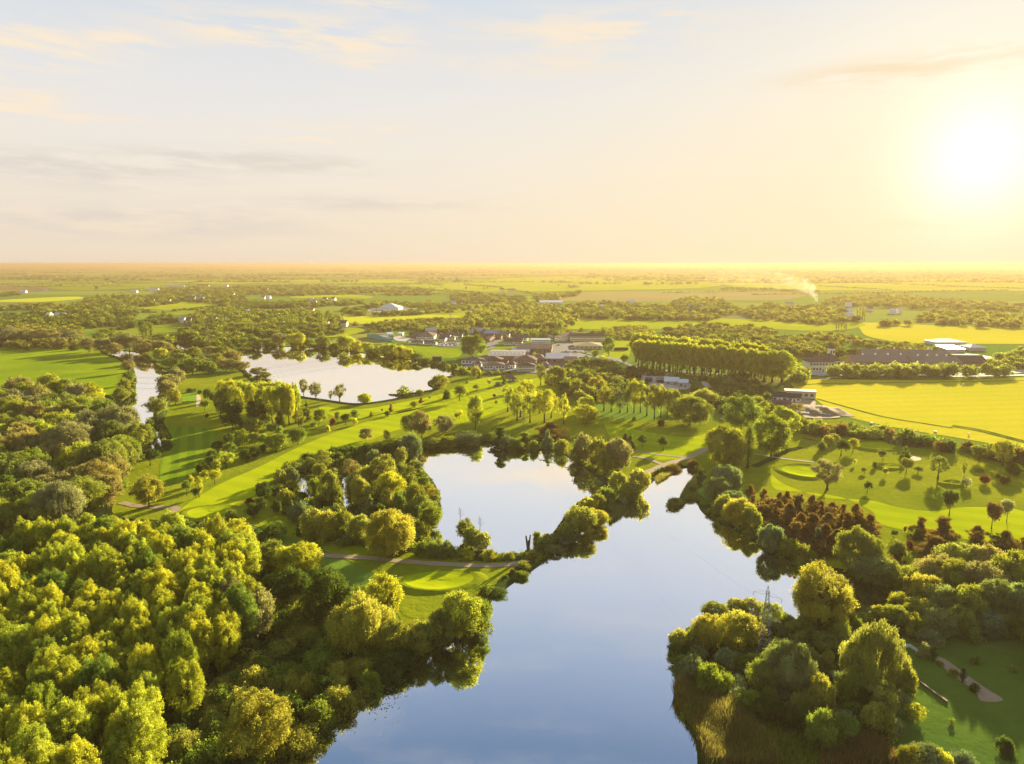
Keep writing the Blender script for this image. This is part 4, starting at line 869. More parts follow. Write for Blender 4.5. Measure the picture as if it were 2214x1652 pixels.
TT('F', 'willows right of the pond', [
 (530,520,255,190,'willow','tan','tall tan-topped willow leftmost of the three behind the pond'),(640,560,300,170,'willow','olive','middle willow of the three behind the pond'),(800,580,295,210,'willow','tan','right-hand tan-topped willow of the three behind the pond'),
 (470,540,380,140,'willow','olive','low olive willow at the pond edge left of the three'),(720,590,430,190,'willow','olive','low olive willow at the pond edge below the three'),(900,400,330,90,'conifer','dark','dark conifer right behind the pond willows'),
 (860,340,265,50,'conifer','dark','dark cone tip behind the pond willows'),(350,460,310,130,'bush','olive','olive bush on the far pond bank'),(240,400,240,110,'conifer','blue','grey pointed tree on the far pond bank'),(130,440,330,100,'conifer','blue','small grey-green pointed tree at the far pond edge'),(20,450,330,110,'bush','green','green round bush at the far pond edge'),
 (560,230,40,10,'lolly','olive','thin stem among the park trees'),(1230,650,500+40,150,'bush','brown','brown scrub at the tip of the inlet'),(1395,560,480,90,'bush','brown','dark brown scrub beside the track at the inlet')])
TT('E', 'shrubs on the far bank of the pond', [
 (1065,260,80,150,'willow','blue','grey-blue tree at the upper left bank of the pond'),(1010,240,110,120,'round','green','green tree behind the grey-blue one at the pond'),(1280,190,105,190,'bush','olive','wide low olive bush on the far bank of the pond'),(1420,190,75,200,'bush','blue','wide grey-green bush on the far bank of the pond'),
 (1200,190,115,150,'bush','olive','olive bush left of the wide low one on the far bank'),(1535,165,90,90,'bush','olive','small olive bush right of the wide grey-green one'),(1620,185,50,120,'pine','dark','dark thorny tree on the far pond bank'),(1655,205,100,110,'willow','blue','grey-green shrub in front of the dark thorny tree'),
 (1712,232,130,110,'bush','green','green round bush overhanging the far pond water'),(1770,180,85,110,'pine','olive','olive-brown tree behind the green round bush'),(1825,218,132,74,'bush','green','small green bush at the far pond water'),(1912,190,68,84,'conifer','blue','pointed grey-green tree on the far pond bank'),(1930,130,20,170,'pine','brown','dark brown tree above the pointed grey-green one'),
 (2000,200,120,120,'bush','olive','olive bush right of the pointed grey-green tree')])
TT('E', 'bushes and willows along the lakeside path', [
 (940,850,542,310,'willow','gold','great round willow right in the middle, beside the path and pond'),(470,755,540,160,'willow','gold','leftmost golden willow in the row above the shaded grass'),(560,760,552,150,'willow','gold','second golden willow in the row above the shaded grass'),(650,745,548,130,'willow','olive','third willow in the row above the shaded grass'),
 (750,775,585,150,'willow','gold','loose golden willow left of the great round one'),(380,640,488,145,'willow','blue','grey-green willow at the left end of the marsh'),(235,752,632,145,'round','green','fresh green round tree alone on the shaded grass'),(510,792,735,42,'open','lime','tiny lime sapling beside the shaded grass'),
 (1140,738,640,95,'bush','olive','olive bush at the tip left of the pond bay'),(1130,850,750,110,'bush','green','green bush right at the foot of the great round willow'),(1200,860,750,110,'bush','olive','olive bush second right of the great round willow'),(1285,860,735,120,'bush','olive','taller olive bush by the pond bay'),
 (1410,870,808,140,'bush','lime','low lime-green bush in front of the pond island'),(1545,880,800,90,'bush','gold','golden-brown bush at the foot of the pond island'),(1675,878,825,76,'bush','olive','rounded bush left of the dead trunk'),(1610,880,850,70,'bush','lime','lowest yellow bush between the golden-brown and rounded ones'),
 (1400,760,610,110,'round','olive','tallest tree on the long pond island'),(1440,800,660,120,'willow','olive','middle crown of the long pond island'),(1500,820,695,110,'willow','gold','right-hand crown of the long pond island'),(1692,965,925,44,'bush','brown','small dark red bush below the path'),(1740,1030,945,100,'bush','green','green bush on the lake bank below the path')])
G2 = 'crowded trees of the marsh wood'
TT('E', G2, [(a,b_,t_,w_,k_,c_,'tree in the dense marsh wood between the two small pools and the pond') for a,b_,t_,w_,k_,c_ in [
 (520,330,195,115,'tallopen','olive'),(650,245,180,75,'round','dark'),(705,235,165,65,'round','dark'),(790,260,150,120,'round','dark'),(870,250,140,130,'round','dark'),(940,250,150,110,'round','dark'),(890,420,215,170,'round','gold'),(945,520,320,200,'round','lime'),(1005,310,170,80,'poplar','gold'),
 (830,300,185,80,'willow','blue'),(700,390,250,130,'tallopen','tan'),(760,570,350,150,'round','gold'),(930,570,430,100,'round','gold'),(1080,570,390,130,'round','olive'),(1175,520,400,120,'tallopen','gold'),(1060,420,290,120,'tallopen','olive'),(815,610,465,90,'conifer','blue'),(1000,620,440,110,'round','green'),
 (1080,650,520,120,'round','green'),(1190,680,530,150,'round','green'),(1130,620,440,130,'round','olive'),(560,545,310,130,'round','olive'),(500,430,270,100,'round','olive'),(600,545,400,100,'round','green'),(440,330,235,90,'round','olive'),(330,480,375,100,'round','olive'),(290,560,430,100,'willow','olive'),(790,420,290,130,'round','lime'),(720,480,330,120,'round','olive'),
 (860,620,520,110,'round','dark'),(640,330,230,80,'bush','green'),(620,270,200,60,'bush','dark'),(1140,440,360,90,'round','green'),(350,640,560,100,'willow','olive'),(470,500,360,90,'round','green'),(1010,380,270,90,'round','olive')]])
TT('D', 'trees at the edge of the left wood', [
 (1235,1640,1272,340,'round','gold','huge round golden tree at the bottom of the left wood by the lake'),
 (1120,1050,750,170,'poplar','tan','tan feathery willow, left half of the pair inside the left wood'),(1220,1060,800,200,'willow','tan','tan feathery willow, right half of the pair inside the left wood'),
 (1290,760,575,170,'round','olive','olive round tree behind the dark one at the wood edge'),(1430,770,580,210,'round','lime','lime-edged round tree at the right end of the left wood'),(1570,1000,690,270,'round','dark','very dark green round tree at the right end of the left wood'),(1390,900,700,190,'round','dark','dark tree left of the very dark round one'),
 (512,432,262,150,'round','tan','round greyish-tan tree on the left beside the golden lone one'),(555,272,80,205,'round','olive','dark olive tree in the corner of the wood above the round greyish one'),
 (1190,1190,1065,180,'round','dark','shaded green tree with a gold rim below the tan willows'),(890,1640,1495,180,'bush','gold','orange-gold bush in the dark gap at the bottom'),(640,1560,1385,120,'round','lime','vivid green tree in the dark gap of the left wood'),(520,1680,1580,220,'bush','gold','golden-tan crown cut by the bottom frame edge'),
 (650,1640,1480,110,'round','green','green crown beneath the vivid green tree'),(800,1380,1280,100,'bush','tan','tan twiggy bush in the dark gap of the left wood'),(1110,670,475,200,'round','lime','bright round crown at the upper right of the left wood'),(1190,700,520,120,'round','lime','bright crown right beside the upper right round one'),
 (130,480,340,260,'round','lime','lime round tree at the left frame edge above the wood'),(290,470,345,150,'round','dark','dark round tree right of the lime one at the left frame edge'),(400,440,330,90,'round','gold','golden slim tree left of the round greyish-tan tree')])
TT('P', 'trees where the river meets the upper left wood', [
 (262,975,868,100,'willow','tan','broad tan willow leaning over the near end of the river'),(205,985,880,110,'willow','tan','tan willow left of the broad one at the near river end'),(302,985,905,62,'round','olive','olive tree at the near tip of the river'),
 (330,975,915,40,'bush','dark','dark bush on the fairway side of the near river tip'),(268,1015,935,70,'round','green','grey-green tree just below the near river tip'),(225,1045,945,95,'round','olive','dark olive giant at the wood corner above the fairway'),
 (150,1010,900,100,'round','tan','tan tree behind the dark olive giant')])
TT('H', 'willows beside the shaded garden', [(2330,640,380,260,'willow','olive','willow on the far right side of the garden, upper one'),(2420,820,520,280,'willow','olive','willow on the far right side of the garden, lower one'),(2330,480,240,260,'willow','tan','willow on the far right side of the garden, topmost')])
TT('P', 'trees on the near left lake shore', [
 (778,1410,1282,135,'willow','gold','large golden willow above the dark lake bank'),(835,1345,1232,82,'round','lime','lime-topped tree behind the large golden willow'),(730,1380,1300,60,'round','olive','olive tree left of the large golden willow'),
 (1000,1390,1270,90,'round','lime','bright tree on the corner where the lake bank turns'),(955,1400,1310,80,'round','olive','olive tree left of the bright corner tree'),(1035,1370,1290,50,'round','green','green tree right of the bright corner tree'),(900,1420,1345,80,'round','olive','low olive tree on the lake bank left of the corner'),
 (850,1420,1330,80,'round','olive','olive tree between the golden willow and the corner'),(1075,1320,1275,50,'bush','green','green bush right of the corner tree on the lake bank'),(1125,1265,1235,30,'bush','dark','small dark bush at the waterline near the path')])
# ------------------------------------------------------------------ woods filled tree by tree
POP = [('poplar', 'lime')] * 6 + [('poplar', 'green')]
n1 = fill_trees([(-60,1180),(0,1150),(60,1112),(150,1085),(330,1085),(430,1105),(500,1120),(560,1165),(562,1250),(520,1290),(420,1330),(400,1420),(330,1480),(270,1560),(230,1640),(200,1760),(-120,1800)], 7.2, (15, 21), (7.2, 10.5), POP, 11,
  'lime-green poplar in the crowded wood that fills the lower left of the view', 'poplars of the crowded lower left wood', zc=19, maxn=290)
print('poplars', n1)
n2 = fill_trees([(-60,830),(0,822),(90,812),(160,815),(200,850),(230,880),(262,905),(262,940),(250,985),(225,1020),(190,1035),(160,1050),(150,1075),(100,1078),(0,1090),(-60,1090)], 15, (15, 21), (14, 20),
  [('round', 'tan'), ('round', 'olive'), ('round', 'olive'), ('willow', 'tan'), ('round', 'green'), ('willow', 'olive'), ('round', 'lime')], 12, 'tan or olive tree in the rounded wood between the left meadow and the poplar wood', 'trees of the upper left wood', zc=16)
# poplar avenue: two long rows
av0, av1 = G(*cp('W', 1090, 330)), G(*cp('W', 2290, 490)); av2, av3 = G(*cp('W', 1120, 390)), G(*cp('W', 2200, 520))
for i in range(42):
    t = i / 41
    for (a, b_), kk in (((av0, av1), 0), ((av2, av3), 1)):
        x = a[0] + (b_[0] - a[0]) * t + TR.uniform(-1.5, 1.5); y = a[1] + (b_[1] - a[1]) * t + TR.uniform(-3, 3)
        put_tree(x, y, TR.uniform(30, 32.5) * (1 - .05 * kk), TR.uniform(12.5, 15.5), 'avenue', 'lime', 'tall poplar in the long double avenue right of the industrial buildings', 'poplars of the long avenue')
for t in (.93, .98, 1.03):
    x, y = av1[0] + (t - .98) * 120, av1[1] - 18 + TR.uniform(-8, 8); put_tree(x, y, 29, 26, 'poplar', 'lime', 'broad poplar bunched at the right end of the long avenue', 'broad poplars at the end of the avenue')
# ------------------------------------------------------------------ masses nobody could count
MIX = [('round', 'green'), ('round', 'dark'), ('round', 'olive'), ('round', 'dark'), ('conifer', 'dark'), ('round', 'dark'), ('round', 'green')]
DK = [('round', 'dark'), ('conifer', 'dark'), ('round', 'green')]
UND = [('bush', 'green'), ('bush', 'dark'), ('bush', 'olive'), ('bush', 'dark'), ('bush', 'green'), ('bush', 'gold')]
K1 = ('undergrowth', 'dark tangled undergrowth between the left wood and the lake', 'undergrowth')
fill_bake(K1, [(420,1260),(560,1180),(640,1220),(770,1290),(860,1330),(900,1350),(1060,1310),(1050,1350),(960,1398),(860,1466),(762,1543),(650,1606),(640,1640),(560,1800),(150,1800),(260,1600),(330,1450)], 5.6, (3.0, 7), (6, 9.5), UND, 21, zc=2)
fill_bake(K1, [(260,1060),(200,1080),(60,1090),(0,1100),(0,1180),(420,1130),(560,1160),(700,1230),(760,1280),(560,1250),(400,1330),(100,1330),(-50,1300)], 9, (3, 6), (7, 10), UND, 22, zc=1)
fill_bake(K1, [(-60,840),(200,845),(300,930),(300,985),(250,1060),(0,1090)], 12, (4, 7), (9, 13), [('bush', 'dark'), ('bush', 'green')], 23, zc=1)
K2 = ('headland_undergrowth', 'dark shrubs filling the gaps between the headland trees', 'undergrowth')
fill_bake(K2, P_('H', [(220,620),(450,420),(800,500),(1200,540),(1500,640),(1560,900),(1450,1120),(1250,1200),(900,1180),(700,1050),(560,920),(300,830),(240,760)]), 6.5, (2.5, 5), (6, 9), [('bush', 'dark'), ('bush', 'green'), ('bush', 'blue')], 24, zc=1)
fill_bake(K2, P_('H', [(1380,480),(1500,560),(1700,580),(2300,560),(2300,350),(1700,330),(1450,380)]), 9, (3, 6), (8, 12), [('bush', 'dark'), ('bush', 'blue')], 25, zc=1)
fill_bake(('pine_scrub', 'rusty brown low growth under the brown pines', 'scrub'), P_('G', [(300,960),(420,930),(600,980),(800,960),(1000,1050),(1120,1150),(1000,1200),(860,1300),(700,1260),(560,1260),(420,1120)]), 5, (3, 7), (6, 9), [('bush', 'brown'), ('round', 'brown')], 31, zc=1)
K3 = ('marsh_scrub', 'reedy scrub under the marsh wood', 'scrub')
fill_bake(K3, P_('E', [(280,330),(420,240),(600,200),(760,180),(1100,180),(1120,300),(1180,420),(1240,560),(1250,660),(1120,740),(1060,860),(800,800),(420,740),(350,640),(260,560),(200,450)]), 6.5, (2, 5.5), (5, 9), [('bush', 'green'), ('bush', 'dark'), ('bush', 'olive'), ('round', 'olive')], 26, zc=1)
K4 = ('thicket', 'dark thicket round the pale industrial yard', 'thicket')
fill_bake(K4, P_('W', [(440,420),(520,300),(900,300),(920,420),(1130,420),(1160,500),(1150,580),(1000,600),(800,620),(700,640),(500,640),(400,560)]), 10, (5, 11), (9, 14), [('round', 'dark'), ('bush', 'dark'), ('round', 'olive')], 27)
fill_bake(K4, P_('W', [(1130,380),(1240,400),(1500,440),(1850,470),(2300,520),(2300,600),(2200,780),(1950,800),(1850,680),(1700,600),(1600,570),(1750,560),(1900,540),(1650,470),(1560,500),(1430,440),(1140,430)]), 10, (4, 9), (9, 14), [('round', 'dark'), ('bush', 'dark'), ('bush', 'olive')], 28)
fill_bake(K4, P_('C', [(960,620),(1020,640),(1010,700),(1000,730),(900,700),(780,700),(700,650),(720,600),(900,560)]), 11, (5, 9), (9, 14), [('round', 'dark'), ('bush', 'dark')], 29)
K5 = ('hedge_scrub', 'shaggy hedge of scrub between the right golf course and the crop field', 'hedge')
fill_bake(K5, P_('G', [(570,300),(640,290),(760,320),(1000,330),(1240,360),(1440,410),(1700,450),(1900,470),(2300,540),(2300,590),(1900,520),(1700,500),(1420,460),(1230,420),(1000,390),(780,380),(600,370)]), 7.5, (3, 9), (7, 13), [('bush', 'olive'), ('bush', 'dark'), ('round', 'olive'), ('bush', 'tan'), ('bush', 'brown'), ('bush', 'green')], 30)
fill_bake(K5, P_('R', [(400,470),(440,540),(420,560),(300,540),(310,470)]), 9, (8, 13), (9, 12), [('round', 'olive')], 31)
K6 = ('estate_trees', 'rows of leafy trees before the long grey-roofed stable buildings', 'tree row')
fill_bake(K6, P_('R', [(620,545),(850,520),(1370,520),(1600,520),(1680,540),(2000,530),(2200,530),(2200,545),(1600,556),(1000,560),(640,560)]), 9, (9, 14), (11, 15), [('round', 'gold'), ('round', 'olive'), ('round', 'olive')], 32, zc=1)
fill_bake(K6, P_('R', [(1900,400),(2214,300),(2400,320),(2400,460),(2100,450),(1950,470)]), 16, (7, 12), (11, 17), [('round', 'gold'), ('round', 'olive')], 33)
K7 = ('woodland', 'dense woods and hedges in the middle distance', 'woodland')
def F7(c, pts, step, hr, wr, kinds, seed, prob=1.0): fill_bake(K7, P_(c, pts), step, (hr[0] * .72, hr[1] * .8), (wr[0] * .85, wr[1] * .95), [(k, 'olive' if q == 'brown' else q) for k, q in kinds], seed, prob=prob * .9)
F7('4', [(-100,690),(0,640),(300,610),(500,640),(740,680),(780,760),(600,800),(0,800)], 13, (11, 17), (13, 19), [('round', 'tan'), ('round', 'olive')], 40)
F7('4', [(-100,520),(0,500),(230,540),(560,520),(800,500),(1100,530),(1250,550),(1280,610),(950,600),(640,640),(420,640),(230,610),(0,620),(-100,620)], 16, (10, 18), (13, 20), MIX, 41, .85)
F7('4', [(280,470),(520,440),(760,420),(1100,400),(1300,480),(1240,540),(900,500),(520,510),(300,505)], 17, (11, 19), (14, 22), MIX, 42)
F7('4', [(0,440),(380,410),(560,420),(520,450),(200,455),(0,460)], 17, (9, 14), (14, 20), MIX, 43)
F7('4', [(760,390),(900,340),(1300,340),(1560,320),(1700,370),(1640,400),(1440,420),(1100,430),(800,410)], 20, (11, 18), (16, 24), MIX, 44, .85)
F7('4', [(1440,280),(1900,250),(2214,290),(2300,400),(2050,400),(1700,390),(1720,330),(1500,320)], 22, (9, 15), (16, 26), MIX, 45, .75)
F7('4', [(1290,560),(1450,520),(1680,550),(1950,520),(2214,440),(2400,480),(2400,700),(2200,800),(1700,790),(1480,720),(1640,720),(1700,640),(2100,600),(1640,570),(1300,600)], 15, (10, 17), (13, 20), MIX, 46, .9)
F7('4', [(1700,690),(2150,690),(2400,700),(2400,720),(1750,715)], 12, (13, 18), (13, 17), [('round', 'green')], 47)
F7('4', [(780,740),(1000,690),(1300,720),(1600,740),(1640,780),(1300,760),(800,780)], 13, (9, 15), (12, 18), MIX, 48)
F7('4', [(930,665),(1060,650),(1220,620),(1200,640),(940,680)], 12, (5, 7), (9, 13), DK, 49)
F7('4', [(0,310),(180,300),(180,325),(0,345)], 20, (8, 12), (15, 22), MIX, 50)
F7('4', [(1610,470),(1860,450),(2050,425),(2050,432),(1860,462),(1620,478)], 14, (5, 8), (12, 18), DK, 51)
F7('4', [(1290,465),(1530,490),(1530,498),(1290,480)], 14, (6, 9), (12, 18), DK, 52)
F7('5', [(0,480),(280,440),(560,480),(720,490),(900,470),(1000,470),(1250,520),(1330,560),(1300,600),(1170,650),(1000,680),(760,700),(100,690),(-60,650),(-100,600)], 15, (11, 19), (13, 20), MIX, 53, .95)
F7('5', [(1000,620),(1240,640),(1400,660),(1200,690),(1050,700)], 14, (9, 13), (12, 16), MIX, 54)
F7('5', [(1340,450),(1560,440),(1560,505),(2000,470),(2200,480),(2010,500),(1700,515),(1330,500)], 17, (8, 15), (14, 22), MIX, 55)
F7('5', [(1400,590),(1560,600),(1900,570),(2300,550),(2500,590),(2500,650),(2214,640),(1900,640),(1700,650),(1560,660),(1600,610)], 12, (8, 13), (12, 17), [('round', 'olive'), ('round', 'dark'), ('bush', 'olive')], 56, .9)
F7('5', [(0,270),(450,250),(960,240),(1300,260),(1860,270),(1700,300),(1300,320),(900,335),(500,320),(350,330),(0,330)], 24, (9, 15), (18, 28), MIX, 57, .85)
F7('5', [(200,390),(280,380),(290,440),(200,430)], 20, (14, 18), (20, 28), MIX, 58)
F7('5', [(285,400),(905,395),(930,430),(600,440),(290,435)], 15, (14, 17), (15, 20), [('conifer', 'dark')], 59)
F7('5', [(940,390),(1100,380),(1350,390),(1520,380),(1500,410),(1350,420),(1000,440),(940,430)], 19, (8, 13), (15, 22), MIX, 60, .8)
F7('5', [(1560,430),(1680,390),(1700,430),(1690,440)], 16, (17, 22), (16, 22), [('poplar', 'green')], 61)
F7('5', [(1690,395),(1900,400),(2214,410),(2214,440),(1850,440),(1700,440)], 20, (8, 15), (15, 24), MIX, 62, .7)
F7('6', [(420,560),(560,440),(900,410),(1300,430),(1500,520),(1450,570),(1350,620),(1000,620),(700,610),(430,600)], 15, (12, 19), (14, 21), [('round', 'olive'), ('round', 'dark'), ('round', 'green'), ('willow', 'olive'), ('round', 'dark')], 63, .97)
F7('6', [(0,620),(500,640),(640,650),(1300,650),(1750,680),(1720,700),(1200,700),(600,680),(0,660)], 12, (9, 13), (11, 15), [('conifer', 'green'), ('round', 'dark')], 64)
F7('6', [(0,555),(420,560),(420,585),(0,590)], 13, (9, 12), (13, 17), [('round', 'brown'), ('round', 'dark')], 65)
F7('6', [(300,325),(650,320),(900,340),(1000,350),(1000,400),(520,400),(320,380)], 22, (8, 14), (16, 26), MIX, 66, .8)
F7('6', [(0,400),(500,400),(480,450),(400,480),(0,500)], 20, (7, 12), (15, 22), MIX, 67, .6)
F7('6', [(1060,345),(1250,320),(1500,300),(1490,320),(1330,350),(1160,400),(1120,370)], 22, (14, 20), (22, 30), MIX, 68)
F7('6', [(1360,440),(1500,400),(1900,400),(2214,420),(2400,440),(2300,545),(1900,540),(1600,535),(1500,500),(1450,470)], 18, (10, 17), (16, 24), MIX, 69, .9)
F7('6', [(1640,640),(1800,650),(1900,620),(2130,620),(2180,690),(2150,730),(1900,720),(1720,700)], 14, (8, 12), (13, 18), [('round', 'olive'), ('round', 'green')], 70)
F7('6', [(-300,250),(0,270),(150,290),(100,330),(-300,330)], 26, (9, 14), (20, 28), MIX, 71, .7)
F7('7', [(0,500),(200,470),(470,480),(760,520),(740,548),(300,545),(0,545)], 17, (10, 16), (16, 24), [('round', 'olive'), ('round', 'dark')], 72)
F7('7', [(300,400),(500,350),(780,370),(900,440),(940,480),(800,500),(480,460),(330,430)], 22, (10, 18), (18, 26), MIX, 73, .9)
F7('7', [(900,480),(1200,410),(1360,430),(1700,430),(1900,470),(2100,560),(1700,580),(1200,550),(1060,545),(1050,510)], 18, (9, 16), (16, 24), [('round', 'olive'), ('round', 'brown'), ('round', 'dark')], 74, .85)
F7('7', [(230,650),(500,620),(720,590),(1050,620),(1300,660),(1280,690),(1000,690),(700,690),(500,700),(230,680)], 14, (7, 13), (14, 20), [('round', 'olive'), ('round', 'dark')], 75, .85)
F7('7', [(520,760),(700,700),(1100,700),(1500,740),(1840,800),(2050,860),(1850,880),(1500,870),(1220,850),(900,850),(600,810)], 14, (10, 16), (15, 21), [('round', 'green'), ('round', 'dark'), ('round', 'olive'), ('round', 'dark')], 76, .97)
F7('7', [(1290,700),(1620,700),(1760,680),(1950,720),(2120,740),(2200,780),(2214,800),(1900,760),(1500,720)], 14, (7, 12), (13, 18), [('round', 'olive')], 77, .8)
F7('7', [(0,720),(90,700),(130,760),(0,770)], 13, (8, 11), (13, 17), [('round', 'olive')], 78)
F7('7', [(-200,640),(0,620),(130,660),(140,700),(-60,720)], 13, (8, 12), (13, 17), [('round', 'olive')], 79)
fill_bake(('estate_hedge', 'clipped dark hedges round the industrial buildings', 'hedge'), P_('V', [(1525,478),(1700,440),(2100,400),(2120,415),(1900,440),(1700,462),(1530,490)]), 4.5, (5, 6.5), (6, 8), [('bush', 'dark'), ('bush', 'green')], 87, zc=1)
fill_bake(('estate_hedge', 'clipped dark hedges round the industrial buildings', 'hedge'), P_('V', [(1540,520),(1480,545),(1350,540),(1150,545),(1150,555),(1400,560),(1500,555)]), 5, (3, 5), (6, 8), [('bush', 'dark')], 88, zc=1)
fill_bake(('estate_hedge', 'clipped dark hedges round the industrial buildings', 'hedge'), P_('V', [(1110,640),(1280,660),(1370,700),(1500,690),(1700,690),(1700,700),(1350,715),(1150,700)]), 6, (3, 5), (6, 9), [('bush', 'dark'), ('bush', 'green')], 89, zc=1)
F7('R', [(960,250),(1250,270),(1600,330),(1650,390),(1300,370),(1100,330),(950,290)], 14, (6, 10), (12, 18), [('round', 'olive'), ('round', 'brown')], 80, .85)
F7('R', [(1060,80),(1340,90),(1350,100),(1060,100)], 16, (12, 16), (18, 24), [('round', 'brown')], 81)
F7('R', [(1340,60),(1600,100),(2000,110),(2400,120),(2400,40),(1800,0),(1340,10)], 22, (12, 18), (18, 26), [('round', 'brown'), ('round', 'olive')], 82, .9)
F7('7', [(1700,390),(1850,350),(2250,330),(2500,340),(3600,420),(3600,470),(2500,440),(2100,420),(1850,430)], 30, (10, 17), (24, 34), [('round', 'brown'), ('round', 'olive')], 83, .8)
F7('7', [(830,275),(1300,285),(1660,310),(1700,300),(1640,290),(1200,268),(850,262)], 34, (9, 14), (26, 36), [('round', 'olive')], 84, .7)
# far belts of trees out to the horizon
FR = np.random.default_rng(90)
K8 = ('distant_woods', 'distant belts of trees and hedgerows across the plain', 'woodland')
def belt(px0, px1, py, dpx, hh, wd, dens=1.0, col=None):
    (x0, y0), (x1, y1) = G(px0, py), G(px1, py + FR.normal() * .4); y2 = G(px0, py - dpx)[1]
    L = math.hypot(x1 - x0, y1 - y0); n = int(min(70, L / wd * 1.25) * dens) + 1
    rows = max(1, min(3, int((y2 - y0) / wd / 2)))
    for r_ in range(rows):
        for i in range(n):
            t = (i + FR.uniform(-.4, .4)) / n; yy = y0 + (y1 - y0) * t + (y2 - y0) * r_ / rows + FR.normal() * wd * .4; xx = (x0 + (x1 - x0) * t) * (yy / (y0 + (y1 - y0) * t))
            bake(K8, float(xx), float(yy), hh * FR.uniform(.7, 1.25), max(wd, L / n * 1.3) * FR.uniform(.8, 1.3), 'round' if FR.random() < .8 else 'bush', col or ['dark', 'olive', 'dark', 'green'][int(FR.integers(4))], 4, FR)
for c_, L in (('4', [(155,455,195,10),(0,150,190,5),(585,735,200,9),(680,960,190,14),(1100,1500,200,14),(1290,1990,160,22),(1790,2010,178,10),(520,590,255,14),(0,300,150,5),(300,380,160,9),(2130,2500,160,12),(930,1300,165,6),(400,900,135,14),(1400,2214,95,12),(0,900,110,8),(100,1100,90,6)]),
              ('5', [(290,530,160,12),(560,1040,155,18),(690,760,195,12),(960,1200,190,4),(1130,1500,215,18),(1560,1840,170,24),(1100,1500,165,8),(1270,1350,100,6),(100,900,85,10),(900,2214,70,10),(1840,2200,130,14),(1600,2214,90,12),(0,160,180,10),(0,500,95,8)]),
              ('6', [(490,860,125,12),(170,520,155,14),(0,160,150,14),(870,1060,160,10),(1060,1480,130,14),(1590,1680,150,8),(1780,1930,172,10),(1910,2080,198,18),(2090,2200,240,20),(0,430,198,2),(1420,1520,270,40),(1500,2214,75,8),(0,1500,85,10),(1500,1900,235,3)]),
              ('7', [(240,640,160,14),(850,1010,185,8),(920,1000,160,16),(1130,1260,205,16),(60,160,240,18),(200,580,240,18),(0,700,190,2),(1180,1900,230,4),(1940,2400,225,6),(1500,2400,190,14),(1000,1400,150,6),(400,1000,105,5),(1000,2300,100,10),(700,1500,80,8),(1600,2400,150,12),(800,1150,290,16)])):
    for x0, x1, y, d_ in L:
        (a, b_), (c2, d2) = cp(c_, x0, y), cp(c_, x1, y); dist = G(a, b_)[1]
        belt(a, c2, b_, max(.6, d_ * .2332 * .25), min(22, 10 + dist / 900) if y > 110 else 24, max(18, dist / 130))
for k in range(240):                                            # hedgerows and copses further out
    py = 571.5 + 40 * FR.random() ** 1.6; px = FR.uniform(-60, 2270); wpx = FR.uniform(20, 190); dist = G(px, py)[1]
    belt(px, px + wpx, py, .3, min(26, 9 + dist / 1100), max(22, dist / 110), .8)
for k in range(110):                                            # field hedges running away from the viewer and across
    py = FR.uniform(579, 640); px = FR.uniform(-60, 2270); x0, y0 = G(px, py); L = FR.uniform(150, 700); an = R(14) + (math.pi / 2 if FR.random() < .5 else 0) + FR.normal() * .1
    wd = max(7, y0 / 330)
    for i in range(int(L / wd / .9)):
        t = i * wd * .9; bake(K8, float(x0 + math.cos(an) * t), float(y0 + math.sin(an) * t), float(FR.uniform(3, 7)) * max(1, y0 / 2500), float(wd * FR.uniform(.9, 1.5)), 'bush', ['dark', 'green', 'olive'][int(FR.integers(3))], 4, FR)
for c_, L in (('6', [(108,285,233,14),(150,287,228,14),(183,287,233,10),(200,287,235,10),(217,287,235,10),(233,287,240,9),(250,287,236,10),(377,287,230,16),(728,280,231,10),(751,280,231,12)]),):
    for x, b_, t_, w_ in L: T(c_, x, b_, t_, w_, 'lombardy', 'green', 'narrow dark poplar standing up from the distant field edge', 'distant narrow poplars')
TT('5', 'narrow poplars behind the upper lake', [(a,b_,t_,26,'lombardy','green','narrow poplar in the clump behind the far shore of the upper lake') for a,b_,t_ in ((745,690,612),(768,690,612),(790,690,610),(812,650,525),(830,650,515),(852,650,520),(875,650,515),(895,640,520),(915,640,530))])
TT('7', 'narrow poplars on the right', [(a,b_,t_,24,'lombardy','olive','narrow poplar silhouetted in the golden haze on the right') for a,b_,t_ in ((2040,580,450),(2065,580,440),(2090,580,430),(2110,575,440),(1850,660,590),(1870,660,580),(1895,660,580),(1920,665,582),(1940,665,590))])
TT('6', 'lone field trees', [(448,285,250,26,'round','green','small round tree in the line of distant narrow poplars'),(615,285,253,26,'round','green','round tree left of a pair on the distant field edge'),(647,283,255,26,'round','green','round tree right of a pair on the distant field edge'),(982,205,185,16,'lolly','olive','lone dot of a tree in the far bright field'),(1303,254,236,16,'round','dark','lone dark tree in the far bright field left of the wood')])
TT('4', 'lone field trees', [(895,288,248,32,'round','dark','lone oval tree in the wide far field at left'),(195,570,512,72,'round','gold','small glowing yellow tree among dark ones at far left')])
# rows of tiny field trees
for i in range(16): T('6', 1250 + i * 58 + (i % 3) * 9, 200 - i * .6 + (i * 7 % 5) * 6, 184 - i * .6 + (i * 7 % 5) * 6, 15, 'round', 'olive', 'small orchard-like tree dotted across the far bright plain', 'dotted trees of the far plain')
